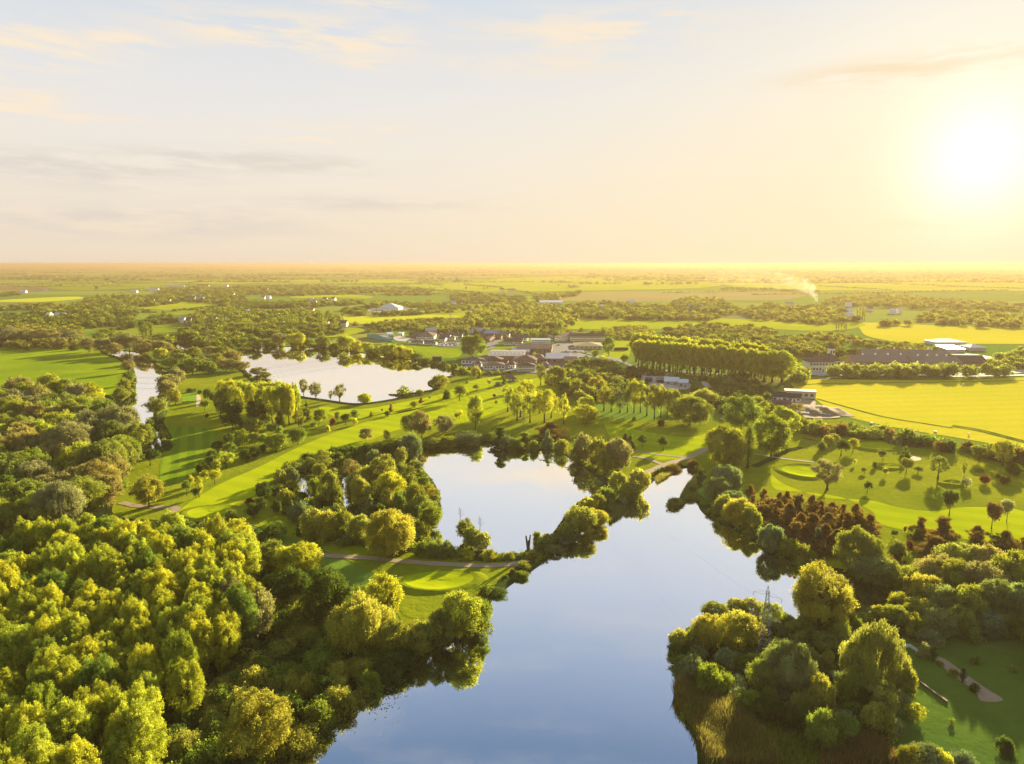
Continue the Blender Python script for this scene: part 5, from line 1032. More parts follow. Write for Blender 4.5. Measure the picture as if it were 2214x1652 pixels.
# shore bushes and reeds ----------------------------------------------------
K9 = ('shore_shrubs', 'low shrubs fringing the lakes', 'shrubs')
rng9 = np.random.default_rng(9)
for (nm, P0), wp in zip(WATER.items(), WATER_W):
    a = sum(wp[i][0] * wp[(i + 1) % len(wp)][1] - wp[(i + 1) % len(wp)][0] * wp[i][1] for i in range(len(wp))); sg = -1 if a > 0 else 1
    for i in range(len(wp)):
        (x0, y0), (x1, y1) = wp[i], wp[(i + 1) % len(wp)]; d = math.hypot(x1 - x0, y1 - y0)
        if d < .1: continue
        st = 3.6 if y0 < 420 else 7
        for j in range(max(1, int(d / st))):
            t = rng9.random(); x = x0 + (x1 - x0) * t; y = y0 + (y1 - y0) * t; o = rng9.uniform(1.2, 4.0)
            x += -(y1 - y0) / d * sg * o; y += (x1 - x0) / d * sg * o
            if not seen(x, y, 3): continue
            pxx = CX + x / depth(x, y) * FP; near_golf = nm == 'upper_lake' and y < 640 and pxx > 640
            if near_golf and rng9.random() < .8: continue
            if nm == 'big_lake' and rng9.random() < .25: continue
            h = rng9.uniform(1.0, 3.4) if not near_golf else rng9.uniform(.8, 1.4)
            if nm == 'upper_lake' and (x1 - x0) * sg > 0: h = rng9.uniform(4.5, 8.5)
            bake(K9, x, y, h, h * rng9.uniform(1.3, 2.2), 'bush', ['green', 'olive', 'dark', 'green'][int(rng9.integers(4))], 2 if y < 300 else 3, rng9)
def reeds(name, label, poly, n, h, cols, seed, dark=False):
    wp = [G(*p) for p in poly]; a = np.array(wp); rng = np.random.default_rng(seed)
    p = rng.uniform(a.min(0), a.max(0), (n * 4, 2)); p = p[inside(wp, p[:, 0], p[:, 1])][:n]; k = len(p)
    cl = np.sin(p[:, 0] * .35 + 1) * np.sin(p[:, 1] * .3) * .25 + .9
    hh = h * rng.uniform(.55, 1.2, k) * cl; an = rng.uniform(0, 6.28, k); wd = rng.uniform(.07, .16, k) * (1 if h < 3 else 1.3)
    lean = rng.normal(0, .14, (k, 2)) * hh[:, None]
    b0 = np.c_[p + np.c_[np.cos(an), np.sin(an)] * wd[:, None], np.zeros(k)]; b1 = np.c_[p - np.c_[np.cos(an), np.sin(an)] * wd[:, None], np.zeros(k)]
    tp = np.c_[p + lean, hh]
    v = np.stack([b0, b1, tp], 1).reshape(-1, 3)
    me = mesh_np(name, v, np.arange(3 * k).reshape(-1, 3), [LM[c_] for c_ in cols], rng.integers(0, len(cols), k), np.repeat(rng.uniform(.6, 1.3, k), 3))
    tag(link(name, me), label, 'reeds', None, 'stuff')
reeds('reed_bed', 'tall brownish reed bed on the left edge of the near headland', P_('H', [(300,840),(470,880),(560,960),(640,1060),(760,1200),(820,1330),(400,1330),(360,1180),(300,1080),(240,1000),(215,900),(250,850)]), 42000, 3.4, ['reed', 'brown', 'reed', 'green'], 51)
reeds('reed_bed', 'reddish brown reed bed at the bottom edge right of centre', P_('H', [(1030,1150),(1200,1190),(1320,1120),(1400,1180),(1500,1330),(1050,1340)]), 16000, 3.0, ['brown', 'reed', 'brown'], 52)
reeds('reed_bed', 'dark green reeds between the two brown reed beds', P_('H', [(640,1040),(800,1060),(1040,1150),(1060,1340),(780,1340),(740,1180)]), 16000, 2.4, ['dark', 'green', 'olive'], 53)
reeds('reed_bed', 'brown reeds on the causeway beside the big lake', P_('F', [(690,920),(800,840),(870,830),(880,870),(820,940),(740,1000),(700,960)]), 7000, 2.6, ['reed', 'olive', 'green'], 54)
reeds('reed_bed', 'round tuft of reeds at the tip of the lake inlet spit', P_('F', [(1195,840),(1220,820),(1280,815),(1310,770),(1350,700),(1420,640),(1430,800),(1320,830),(1290,870),(1240,895),(1205,880)]), 7000, 2.2, ['olive', 'green', 'tan'], 55)
reeds('reed_bed', 'reeds round the small marsh pool', P_('E', [(345,440),(360,370),(440,330),(620,280),(660,360),(620,540),(560,560),(500,540),(430,520),(380,500)]), 1800, 1.6, ['dark', 'tan', 'green'], 56)
reeds('reed_bed', 'reeds along the left bank of the inlet', P_('F', [(1090,650),(1180,580),(1300,510),(1330,540),(1240,600),(1190,640),(1110,690)]), 4500, 1.8, ['olive', 'tan'], 57)
# lily pads on the pond
wp = [G(*p) for p in P_('F', [(140,490),(250,450),(400,480),(420,560),(470,620),(560,640),(700,660),(640,720),(560,735),(470,700),(440,620),(360,540),(240,520)])]
a = np.array(wp); rng = np.random.default_rng(61); p = rng.uniform(a.min(0), a.max(0), (5200, 2)); p = p[inside(wp, p[:, 0], p[:, 1])]
p = p[(np.sin(p[:, 0] * .3) * np.sin(p[:, 1] * .23 + 1) + rng.normal(0, .4, len(p))) > -.1]; k = len(p); r_ = rng.uniform(.18, .42, k)
v = np.stack([np.c_[p[:, 0] + np.cos(t) * r_, p[:, 1] + np.sin(t) * r_, np.full(k, .33)] for t in (0, 1.05, 2.09, 3.14, 4.19, 5.24)], 1).reshape(-1, 3)
tag(link('lily_pads', mesh_np('lily_pads', v, np.arange(6 * k).reshape(-1, 6), [LM['green']], tint=np.repeat(rng.uniform(.8, 1.4, k), 6))), 'floating lily pads on the right side of the pond', 'lily pads', None, 'stuff')
p = np.array(G(828, 1492)) + rng.normal(0, 1, (260, 2)) * np.array([3.2, 6.0]); p = p[inside(WATER_W[0], p[:, 0], p[:, 1])]; k = len(p); r_ = rng.uniform(.10, .22, k)
v = np.stack([np.c_[p[:, 0] + np.cos(t) * r_, p[:, 1] + np.sin(t) * r_, np.full(k, .33)] for t in (0, 1.05, 2.09, 3.14, 4.19, 5.24)], 1).reshape(-1, 3)
tag(link('lily_pads', mesh_np('lily_pads', v, np.arange(6 * k).reshape(-1, 6), [LM['pale']], tint=np.repeat(rng.uniform(.8, 1.3, k), 6))), 'thin patch of floating weed near the left bank of the big lake', 'lily pads', None, 'stuff')
# ------------------------------------------------------------------ buildings
BM = {'wire': plain('cable', (.12, .12, .12), .95, .1), 'white': plain('white_render', (.78, .76, .72), .8, .05), 'cream': plain('cream_render', (.72, .66, .50), .8, .06), 'brick': plain('brown_brick', (.30, .19, .13), .9, .2, 1.5), 'grey': plain('grey_cladding', (.40, .39, .38), .7, .08),
      'brown': plain('brown_tiles', (.125, .085, .07), .85, .25, .8), 'slate': plain('slate_roof', (.22, .17, .14), .6, .15, .8), 'lilac': plain('grey_sheet_roof', (.30, .31, .38), .45, .08, .3), 'felt': plain('flat_felt_roof', (.25, .23, .22), .8, .2, .2),
      'pale': plain('pale_sheet_roof', (.56, .58, .60), .6, .05, .3), 'dark': plain('dark_cladding', (.05, .045, .045), .8, .2), 'red': plain('red_tiles', (.33, .14, .09), .85, .2, .8), 'moss': plain('mossy_roof', (.30, .25, .13), .9, .15, .3),
      'teal': plain('teal_paint', (.10, .42, .38), .6, .05), 'glass': plain('window_glass', (.05, .06, .08), .12, .1), 'rust': plain('rusty_steel', (.20, .13, .10), .7, .3, 1), 'steel': plain('galvanised_steel', (.16, .17, .19), .6, .1, 1, .1), 'tan': plain('tan_cladding', (.55, .47, .36), .8, .08)}
def bld(c, x, yb, wpx, d, h, rot=0, roof='gable', rh=3.0, wall='white', rc='brown', label='', nw=6, rows=1, name='house', cat='building', group=None, chim=0, door=True, skylights=0, strip_=0, gablex=True, over=.5):
    if c in 'VW': h *= .78; rh *= .7; d *= 1.15
    if group == 'scattered far houses': wpx *= .75
    px, py = cp(c, x, yb); gx, gy = G(px, py); wd = wpx * CR[c][2] * depth(gx, gy) / FP
    r = link(name, None); r.location = (gx, gy, .45); r.rotation_euler.z = R(rot); tag(r, label, cat, group)
    m_ = MB(); m_.box(-wd / 2, wd / 2, 0, d, 0, h)
    a, b_ = -wd / 2 - over, wd / 2 + over; y0, y1 = -over, d + over
    if roof == 'gable':
        m_.face([(-wd / 2, 0, h), (-wd / 2, d, h), (-wd / 2, d / 2, h + rh * .93)][::-1]); m_.face([(wd / 2, 0, h), (wd / 2, d, h), (wd / 2, d / 2, h + rh * .93)])
    m_.build('wall', BM[wall], r)
    q = MB(); t = .25
    if roof == 'gable':
        q.face([(a, y0, h - .15), (b_, y0, h - .15), (b_, d / 2, h + rh), (a, d / 2, h + rh)]); q.face([(b_, y1, h - .15), (a, y1, h - .15), (a, d / 2, h + rh), (b_, d / 2, h + rh)])
        q.face([(a, y0, h - .15), (a, d / 2, h + rh), (a, d / 2, h + rh - t), (a, y0, h - .15 - t)]); q.face([(b_, y0, h - .15 - t), (b_, d / 2, h + rh - t), (b_, d / 2, h + rh), (b_, y0, h - .15)])
        q.face([(a, y0, h - .15 - t), (b_, y0, h - .15 - t), (b_, y0, h - .15), (a, y0, h - .15)])
    elif roof == 'hip':
        i = min(d / 2, wd / 2 - .1); k0, k1 = (a + i, b_ - i)
        A, B, C, D = (a, y0, h), (b_, y0, h), (b_, y1, h), (a, y1, h); E, F_ = (k0, d / 2, h + rh), (k1, d / 2, h + rh)
        q.face([A, B, F_, E]); q.face([B, C, F_]); q.face([C, D, E, F_]); q.face([D, A, E]); q.face([(p[0], p[1], h + .01) for p in (A, D, C, B)])
        q.box(a, b_, y0, y1, h - .28, h + .005)
    elif roof == 'mono':
        q.face([(a, y0, h + .1), (b_, y0, h + .1), (b_, y1, h + rh), (a, y1, h + rh)]); q.face([(a, y1, h), (b_, y1, h), (b_, y1, h + rh), (a, y1, h + rh)][::-1]); q.face([(a, y0, h), (a, y0, h + .1), (a, y1, h + rh), (a, y1, h)][::-1]); q.face([(b_, y0, h), (b_, y0, h + .1), (b_, y1, h + rh), (b_, y1, h)])
    else: q.box(a, b_, y0, y1, h + .01, h + .5)
    ro = q.build('roof', BM[rc], r)
    for i in range(chim):
        u = (i + .5) / chim - .5; k = MB(); cx_ = u * wd * .8; k.box(cx_ - .6, cx_ + .6, d / 2 - .5, d / 2 + .5, h + rh * .6, h + rh + 1.6); k.build('cupola' if name == 'stable' else 'chimney', BM['white' if name == 'stable' else 'brick'], ro)
    for i in range(skylights):
        u = (i + .5) / skylights - .5; k = MB(); cx_ = u * wd * .9; z0 = h + rh * .25; z1 = h + rh * .75; ya = y0 + (d / 2 - y0) * .3; yb_ = y0 + (d / 2 - y0) * .75
        s0, s1 = h - .15 + (rh + .15) * .3, h - .15 + (rh + .15) * .75
        k.face([(cx_ - 1, ya, s0 + .12), (cx_ + 1, ya, s0 + .12), (cx_ + 1, yb_, s1 + .12), (cx_ - 1, yb_, s1 + .12)]); k.build('skylight', BM['lilac'], ro)
    sh = h / rows
    wm_ = None
    for rr in range(rows):
        for i in range(nw):
            u = ((i + .5) / nw - .5) * wd * .94
            if door and rr == 0 and i == nw // 2: continue
            ww = min(1.1, wd / nw * .32); k = MB(); z = rr * sh + sh * .32
            if wm_ is None: k.box(-ww, ww, -.06, .02, 0, sh * .42); wm_ = k.mesh('window', [BM['glass']])
            o = link('window', wm_, r); o.location = (u, 0, z)
    if door and nw: k = MB(); k.box(-.6, .6, -.08, .02, 0, 2.2); o = k.build('door', BM['rust'], r); o.location = ((((nw // 2) + .5) / nw - .5) * wd * .94, 0, 0)
    if strip_: k = MB(); k.box(-wd / 2, wd / 2, -.12, -.02, h - .7, h - .1); k.build('fascia', BM['white'], r)
    return r
ig = 'buildings of the industrial estate'
bld('V', 660, 378, 130, 9, 4, 4, 'hip', 2.2, 'white', 'brown', 'low white building with a brown roof, left half of the pair facing the lake', 7, name='low_building', group=ig)
bld('V', 800, 388, 130, 9, 4, -4, 'hip', 2.2, 'white', 'brown', 'low white building with a brown roof, right half of the pair facing the lake', 6, name='low_building', group=ig)
bld('V', 745, 336, 190, 40, 6, 0, 'hip', 7, 'white', 'brown', 'large building with a tall dark pyramid-like roof behind the low white pair', 8, name='hall', group=ig)
bld('V', 350, 350, 70, 62, 5, 32, 'gable', 4, 'teal', 'brown', 'long dark-roofed shed with a teal gable end beside the dry field', 0, name='shed', cat='shed', group=ig, door=False, skylights=3)
bld('V', 362, 292, 62, 18, 4, 20, 'gable', 2.5, 'white', 'pale', 'small white shed behind the teal-ended shed', 2, name='shed', cat='shed', group=ig)
bld('V', 472, 284, 48, 10, 4, 0, 'flat', 1, 'white', 'pale', 'small white flat-roofed hut on the pink yard', 2, name='hut', cat='hut', group=ig)
bld('V', 690, 300, 110, 18, 5, 0, 'gable', 4, 'brick', 'brown', 'brown-roofed house behind the tall pyramid-like roof, on its left', 4, group=ig)
bld('V', 810, 262, 120, 20, 6, 4, 'gable', 4, 'grey', 'lilac', 'grey shed with a pale ridge at the foot of the long hedge', 3, name='shed', cat='shed', group=ig)
bld('V', 1095, 318, 120, 16, 5, 0, 'gable', 4, 'white', 'brown', 'white-walled house with a brown roof right of the estate pylon', 5, group=ig)
bld('V', 1150, 270, 60, 12, 5, 10, 'gable', 5, 'cream', 'brown', 'house with a lit cream gable just right of the estate pylon', 2, group=ig)
bld('V', 960, 330, 110, 14, 5, -6, 'gable', 4, 'white', 'brown', 'white house hidden behind trees left of the estate pylon', 4, group=ig)
bld('V', 1330, 262, 150, 22, 5, -6, 'gable', 5, 'grey', 'lilac', 'lilac-grey roofed shed left of three beneath the long hedge', 4, name='shed', cat='shed', group=ig, skylights=2)
bld('V', 1480, 290, 160, 24, 5, -6, 'gable', 5, 'brick', 'lilac', 'lilac-grey roofed shed in the middle of three beneath the long hedge', 4, name='shed', cat='shed', group=ig, skylights=3)
bld('V', 1600, 300, 90, 20, 5, -6, 'gable', 5, 'brick', 'slate', 'slate-roofed shed right of three beneath the long hedge', 3, name='shed', cat='shed', group=ig)
bld('V', 1430, 318, 150, 16, 4.5, -4, 'gable', 4, 'brick', 'brown', 'long brown-roofed house in front of the lilac sheds', 5, group=ig)
bld('V', 1445, 350, 40, 24, 5, -14, 'gable', 3, 'brick', 'brown', 'narrow brick building along the edge of the angled car park', 2, group=ig)
bld('V', 1720, 386, 205, 16, 5, -3, 'gable', 5, 'white', 'brown', 'white building with a steep brown roof before the white flat-topped one', 8, name='hall', group=ig)
bld('V', 1800, 345, 175, 18, 5.5, -3, 'gable', 5.5, 'white', 'brown', 'brown-roofed white gabled building behind another just left of the white flat-topped one', 3, name='hall', group=ig)
bld('V', 2030, 372, 215, 16, 6, -2, 'gable', 1.6, 'white', 'pale', 'long white building with a bright pale roof and many windows', 12, rows=2, name='hall', group=ig, door=False)
bld('W', 650, 140, 320, 14, 8, -3, 'gable', 5, 'cream', 'brown', 'long two-storey lodge with a brown roof, main wing', 14, rows=2, name='lodge', group=ig, chim=2)
bld('W', 385, 140, 90, 60, 7, -34, 'gable', 5, 'cream', 'brown', 'angled wing at the left of the long two-storey lodge', 4, rows=2, name='lodge', group=ig, chim=1)
bld('W', 660, 212, 260, 34, 4, -3, 'hip', 4.5, 'tan', 'moss', 'low building with a wide mossy tan roof in front of the lodge', 6, name='hall', group=ig)
bld('V', 1640, 560, 400, 46, 6, -4, 'gable', 2.5, 'brick', 'felt', 'huge low grey roof with pale skylights behind the white lakeside houses', 0, name='warehouse', group=ig, skylights=8, door=False)
bld('V', 1960, 490, 380, 36, 8, -5, 'gable', 5, 'brick', 'brown', 'big brown-roofed brick warehouse behind the pointed tree', 8, name='warehouse', group=ig)
bld('V', 1800, 505, 200, 30, 5, -5, 'gable', 4, 'grey', 'lilac', 'lilac-grey roof joined to the left of the brick warehouse', 0, name='warehouse', group=ig, door=False)
bld('W', 370, 345, 220, 40, 6, -6, 'gable', 4, 'brick', 'lilac', 'warehouse with a lilac-grey solar-like roof right of the pointed tree', 4, name='warehouse', group=ig)
bld('W', 490, 370, 110, 26, 6, -6, 'gable', 4, 'brick', 'brown', 'brick warehouse end beside the dark hedge', 3, name='warehouse', group=ig)
bld('V', 1850, 612, 260, 26, 6, -6, 'hip', 5, 'brick', 'brown', 'brown hipped brick building above the cream two-storey block', 6, name='hall', group=ig)
bld('V', 2010, 590, 120, 22, 6, -6, 'hip', 4, 'brick', 'brown', 'small brown hipped building right above the cream two-storey block', 3, name='hall', group=ig)
bld('V', 1872, 684, 200, 12, 7, 6, 'hip', 3, 'cream', 'brown', 'cream two-storey block with two rows of windows under a flat brown roof', 11, rows=2, name='office_block', group=ig, door=False)
bld('V', 1265, 602, 240, 14, 5, -8, 'hip', 3.2, 'white', 'brown', 'white lakeside house with a dark roof, left one of two', 6, name='lakeside_house', cat='house', group=ig, chim=1)
bld('V', 1375, 615, 110, 12, 4.5, -4, 'hip', 2.6, 'white', 'brown', 'small white annex between the two white lakeside houses', 3, name='lakeside_house', cat='house', group=ig)
bld('V', 1515, 662, 245, 16, 5, 6, 'hip', 3.2, 'white', 'brown', 'white lakeside house with a patio, right one of two', 7, name='lakeside_house', cat='house', group=ig)
bld('V', 1500, 606, 220, 18, 5, 0, 'hip', 5, 'brick', 'brown', 'brown-roofed house behind the right white lakeside house', 4, group=ig)
bld('V', 880, 570, 95, 6, 5, 10, 'flat', .5, 'dark', 'dark', 'small dark hut by the far lake bank with a pale painted front', 0, name='hut', cat='hut', group=ig, door=False)
bld('V', 1722, 792, 80, 6, 3, 10, 'hip', 2.6, 'tan', 'brown', 'little tan kiosk with a pointed roof on the upper fairway', 1, name='kiosk', cat='kiosk')
bld('V', 1660, 760, 90, 8, 2.5, 15, 'gable', 2, 'brick', 'brown', 'low brown hut behind the little tan kiosk', 1, name='hut', cat='hut')
bld('W', 955, 225, 150, 2, 3.5, 6, 'flat', .3, 'dark', 'dark', 'dark slatted screen fence beside the tall tree by the lodge', 0, name='screen_fence', cat='fence', door=False)
yg = 'sheds of the pale yard'
bld('W', 1225, 522, 52, 6, 3, 0, 'flat', .3, 'dark', 'dark', 'dark container on the left of the pale yard', 0, name='container', cat='container', group=yg, door=False)
bld('W', 1335, 530, 80, 10, 3, -8, 'flat', .3, 'dark', 'slate', 'dark open shed in the middle of the pale yard', 2, name='shed', cat='shed', group=yg)
bld('W', 1430, 548, 130, 18, 4, -12, 'gable', 3, 'grey', 'pale', 'pale grey barn with a light roof in the pale yard', 2, name='barn', cat='barn', group=yg)
bld('W', 1536, 572, 85, 14, 5, -14, 'mono', .8, 'grey', 'pale', 'light boxy shed rightmost in the pale yard', 2, name='shed', cat='shed', group=yg)
bld('W', 850, 470, 70, 10, 4, 0, 'flat', .4, 'white', 'pale', 'white shed half hidden in the dark thicket', 2, name='shed', cat='shed', group=yg)
fg = 'farm buildings by the crop field'
bld('G', 603, 150, 205, 9, 5, -17, 'flat', .4, 'tan', 'tan', 'long tan farm shed with a row of pale bays by the crop field', 5, name='farm_shed', cat='shed', group=fg, door=False)
bld('G', 455, 172, 105, 12, 3.5, -10, 'gable', 2.5, 'white', 'dark', 'dark-roofed farm building with a white front, left one', 3, name='farm_building', group=fg)
bld('G', 560, 176, 84, 10, 3.2, -12, 'gable', 2.3, 'white', 'dark', 'dark-roofed farm building with a white front, right one', 3, name='farm_building', group=fg)
bld('G', 462, 205, 150, 10, 2.2, -4, 'gable', 1.4, 'brick', 'brown', 'low building with a brownish tiled roof below the farm yard', 0, name='farm_building', group=fg, door=False)
bld('R', 540, 510, 210, 18, 9, -3, 'hip', 5, 'cream', 'brown', 'cream two-storey manor-like house with a hipped roof', 8, rows=2, name='manor_house', cat='house', chim=1)
bld('R', 648, 505, 90, 26, 9.5, -3, 'hip', 6, 'cream', 'brown', 'gabled right wing of the cream manor-like house', 3, rows=2, name='manor_house', cat='house')
bld('R', 625, 440, 40, 8, 15, -3, 'hip', 5, 'cream', 'brown', 'square turret rising behind the cream manor-like house', 2, rows=2, name='turret', cat='tower', door=False)
sg = 'long grey-roofed stable buildings'
bld('R', 1080, 470, 520, 26, 5, -3, 'gable', 5, 'brick', 'slate', 'long dark slate roof at the left front of the stable buildings', 8, name='stable', cat='building', group=sg, chim=4)
bld('R', 1250, 420, 680, 26, 5, -5, 'gable', 5.5, 'brick', 'slate', 'longest slate roof, behind the front ones of the stable buildings', 8, name='stable', cat='building', group=sg, chim=4)
bld('R', 1500, 480, 380, 26, 5, -5, 'gable', 5, 'brick', 'slate', 'slate roof at the right front of the stable buildings', 6, name='stable', cat='building', group=sg, chim=4)
bld('R', 1775, 480, 270, 26, 5, -4, 'gable', 6, 'brick', 'brown', 'large brown-roofed barn right of the slate-roofed stable buildings', 4, name='barn', cat='barn')
bld('R', 1610, 292, 250, 26, 4, 0, 'hip', 3, 'pale', 'pale', 'brilliant pale-roofed shed at the edge of the far crop field', 0, name='warehouse', door=False)
bld('R', 1650, 352, 150, 22, 4, 0, 'mono', 2, 'grey', 'lilac', 'greyer-roofed shed below the brilliant one on the right', 0, name='warehouse', door=False)
bld('R', 1835, 338, 130, 22, 4, 0, 'hip', 3, 'grey', 'pale', 'pale-roofed shed right of its neighbours near the right edge', 0, name='warehouse', door=False)
bld('5', 1752, 484, 200, 60, 5, 0, 'hip', 10, 'white', 'pale', 'big white tent-like hall with a pointed pale roof', 0, name='tent_hall', cat='hall', door=False)
bld('6', 1235, 430, 215, 50, 6, -4, 'gable', 4, 'pale', 'pale', 'long white glasshouse-like shed before the tilled field', 0, name='glasshouse', cat='shed', door=False)
xh = [(600,303,60,'brick','brown','left of the tall pyramid-like roof, back row'),(640,283,70,'white','brown','left of the tall pyramid-like roof, furthest back'),(905,300,60,'cream','brown','between the pyramid-like roof and the estate pylon, back row'),(930,352,70,'white','brown','between the pyramid-like roof and the estate pylon, front row'),
 (1015,290,60,'brick','brown','just behind the estate pylon'),(1045,336,60,'white','slate','just in front of the estate pylon'),(1140,345,50,'white','brown','between the estate pylon and the very large round tree'),(1240,268,60,'cream','lilac','behind the top of the very large round tree'),(1395,285,70,'white','brown','before the leftmost lilac-grey shed'),
 (1560,322,60,'brick','brown','before the slate-roofed shed'),(1650,300,60,'white','brown','right of the slate-roofed shed'),(1700,285,70,'brick','brown','behind the steep-roofed white buildings'),(2140,305,60,'cream','brown','behind the right end of the pale-roofed white building'),(2200,335,70,'brick','brown','between the pale-roofed building and the lodge'),
 (2110,560,90,'brick','brown','right of the brick warehouse'),(1610,625,90,'brick','brown','right of the white patio house, back row'),(1705,648,80,'white','brown','left of the cream two-storey block'),(1330,642,60,'white','brown','in front of the left white lakeside house'),(2085,648,70,'brick','slate','right of the cream two-storey block')]
for x, y, w_, wl, rf, lb in xh: bld('V', x, y, w_, 10, 4.5, TR.uniform(-14, 8), TR.choice(['gable', 'hip']), 3.6, wl, rf, 'small house ' + lb, 3, name='small_house', cat='house', group='small houses of the estate')
dg = 'scattered far houses'
far_h = [('4',440,548,44,'white','pale','far white shed left of its twin at far left'),('4',555,556,110,'white','pale','far long white shed among trees at far left'),('4',110,560,90,'brick','brown','far brown house behind the glowing yellow tree'),('4',210,320,70,'white','pale','far white shed by the motorway'),
 ('4',1240,318,70,'white','pale','far white building left of the pale row'),('4',1420,300,120,'white','pale','far pale low building in the centre of the pale row'),('4',1620,270,220,'cream','pale','far long pale greenhouse roof behind the pale row'),('4',1880,262,140,'cream','brown','far building at the right of the pale greenhouse'),
 ('4',1410,412,40,'cream','brown','far cream-gabled house by the bright pasture'),('4',1540,414,90,'white','red','far row of roofs by the bright pasture'),('4',1760,385,120,'grey','brown','far brown farm roof above the bright pasture'),('4',1850,388,90,'grey','lilac','far grey farm roof above the bright pasture'),
 ('4',1680,600,70,'white','lilac','village house leftmost above the dark tree row'),('4',1745,610,60,'cream','brown','village house second above the dark tree row'),('4',1800,605,60,'cream','red','village house third above the dark tree row'),('4',1860,590,90,'white','slate','village house with a white gable left of the left pylon'),('4',1975,600,60,'white','red','village house with a white gable right of the left pylon'),('4',2060,600,60,'white','red','village house furthest right by the left pylon'),('4',1780,570,80,'brick','brown','village house behind the others above the dark tree row'),
 ('4',2140,350,50,'white','red','far white house above the big dark conifer block'),('5',300,350,60,'white','red','far red-roofed house left above the conifer block'),('5',595,378,40,'white','red','far tiny house right above the conifer block'),('5',640,374,50,'white','pale','far pale hut right above the conifer block'),
 ('5',1030,400,60,'white','pale','far white house right of the conifer block'),('5',1060,428,60,'white','lilac','far white shed right of the conifer block'),('5',1165,395,50,'white','brown','far white house near the tall far tree'),('5',1240,392,50,'white','brown','far brown-roofed house near the tall far tree'),('5',435,520,50,'white','pale','far white hut among the trees behind the lake'),
 ('5',1040,505,52,'cream','red','pinkish house among trees behind the upper lake'),('5',1186,640,20,'cream','brown','sunlit gable behind the upper lake'),('5',1325,635,110,'cream','brown','cottage with two chimneys behind the upper lake'),('5',620,300,40,'white','red','far house in the wooded belt at centre left'),('5',830,315,40,'white','pale','far white house in the wooded belt'),('5',250,262,40,'white','pale','far white house on the plain edge'),
 ('6',330,425,60,'white','lilac','far house with a pale blue roof left of centre'),('6',385,440,60,'cream','red','far cream house left of centre'),('6',250,450,60,'brick','red','far red-roofed house left of centre'),('6',100,430,60,'brick','red','far red-roofed house further left of centre'),('6',870,305,90,'cream','red','far red-roofed farm near the narrow poplars'),('6',780,300,50,'cream','brown','far farmhouse near the narrow poplars'),
 ('6',1710,470,40,'white','pale','far white trailer-like shed in the field gap'),('6',1980,425,90,'white','pale','far low white roof above the wood right of centre'),('7',605,470,40,'white','lilac','far pale gable between trees on the right'),('7',500,465,30,'white','lilac','far pale gable beside the twin-lit pylon'),('7',1970,450,60,'white','pale','far bright roof topmost in the golden haze'),
 ('7',1985,510,60,'white','pale','far bright roof in the middle of the golden haze'),('7',1985,560,70,'white','pale','far bright roof lowest in the golden haze'),('7',2170,490,70,'cream','brown','far pair of gables in the golden haze'),('7',1420,445,80,'white','lilac','far greyish roof left of the bright roofs'),('7',2240,350,60,'cream','brown','far roof at the right edge of the hazy wood'),
 ('R',1130,32,60,'white','pale','far bright roof above the far crop field'),('R',770,30,60,'white','pale','far bright roof left above the far crop field'),('R',1190,30,40,'white','pale','far second bright roof above the far crop field'),('R',775,75,70,'white','pale','far bright roof at the hedge of the far crop field')]
for c_, x, y, w_, wl, rf, lb in far_h: bld(c_, x, y, w_, 12, 6, TR.uniform(-12, 12), 'gable', 4.5, wl, rf, lb, 0, group=dg, door=False, chim=0)
# ------------------------------------------------------------------ parked vehicles
carb = {}
def car_mesh(col):
    if col in carb: return carb[col]
    cols = {'white': (.8, .8, .8), 'silver': (.5, .52, .55), 'black': (.03, .03, .035), 'red': (.35, .03, .03), 'blue': (.05, .1, .3)}
    pm, n = mat('car_paint_' + col); b = n.new('ShaderNodeBsdfPrincipled'); b.inputs['Base Color'].default_value = (*cols[col], 1); b.inputs['Roughness'].default_value = .25; b.inputs['Coat Weight'].default_value = .5; out(n, b.outputs[0])
    m_ = MB(); L, Wd = 2.15, .88
    pr = [(-L, .35), (-L, .85), (-L + .15, .95), (-1.5, 1.0), (-.95, 1.42), (.55, 1.45), (1.2, 1.0), (L - .1, .85), (L, .6), (L, .35)]
    for i in range(len(pr)):
        (x0, z0), (x1, z1) = pr[i], pr[(i + 1) % len(pr)]; g_ = 1 if i in (3, 5) else 0
        i0 = .12 if z0 > 1.2 else 0; i1 = .12 if z1 > 1.2 else 0
        m_.face([(x0, -Wd + i0, z0), (x1, -Wd + i1, z1), (x1, Wd - i1, z1), (x0, Wd - i0, z0)], g_)
    for s in (-1, 1):
        f = [(x, s * (Wd - (.12 if z > 1.2 else 0)), z) for x, z in pr]; m_.face(f if s < 0 else f[::-1], 0)
        k = [(-1.3, s * (Wd + .0), 1.03), (1.0, s * (Wd + .0), 1.03), (.5, s * (Wd - .1), 1.38), (-.9, s * (Wd - .1), 1.38)]; m_.face(k if s > 0 else k[::-1], 1)
        for wx in (-1.3, 1.3): m_.tube((wx, s * .70, .33), (wx, s * .93, .33), .33, n=10, m=2)
    carb[col] = m_.mesh('parked_car', [pm, BM['glass'], BM['dark']]); return carb[col]
def cars(c, pts, rot, label, group):
    for i, (x, y) in enumerate(pts):
        gx, gy = G(*cp(c, x, y)); o = link('parked_car', car_mesh(TR.choice(['white', 'white', 'silver', 'black', 'red', 'blue', 'white']))); o.location = (gx, gy, .62); o.rotation_euler.z = R(rot + TR.uniform(-4, 4)); tag(o, label, 'car', group)
cars('V', [(530,362),(550,360),(570,362)], 80, 'parked car in the short row left of the low white pair', 'cars left of the low white pair')
cars('V', [(950+i*22, 398 - (i % 2) * 16) for i in range(8)] + [(960+i*30, 378) for i in range(5)], 75, 'parked car in the crowded car park left of the very large round tree', 'cars in the crowded car park')
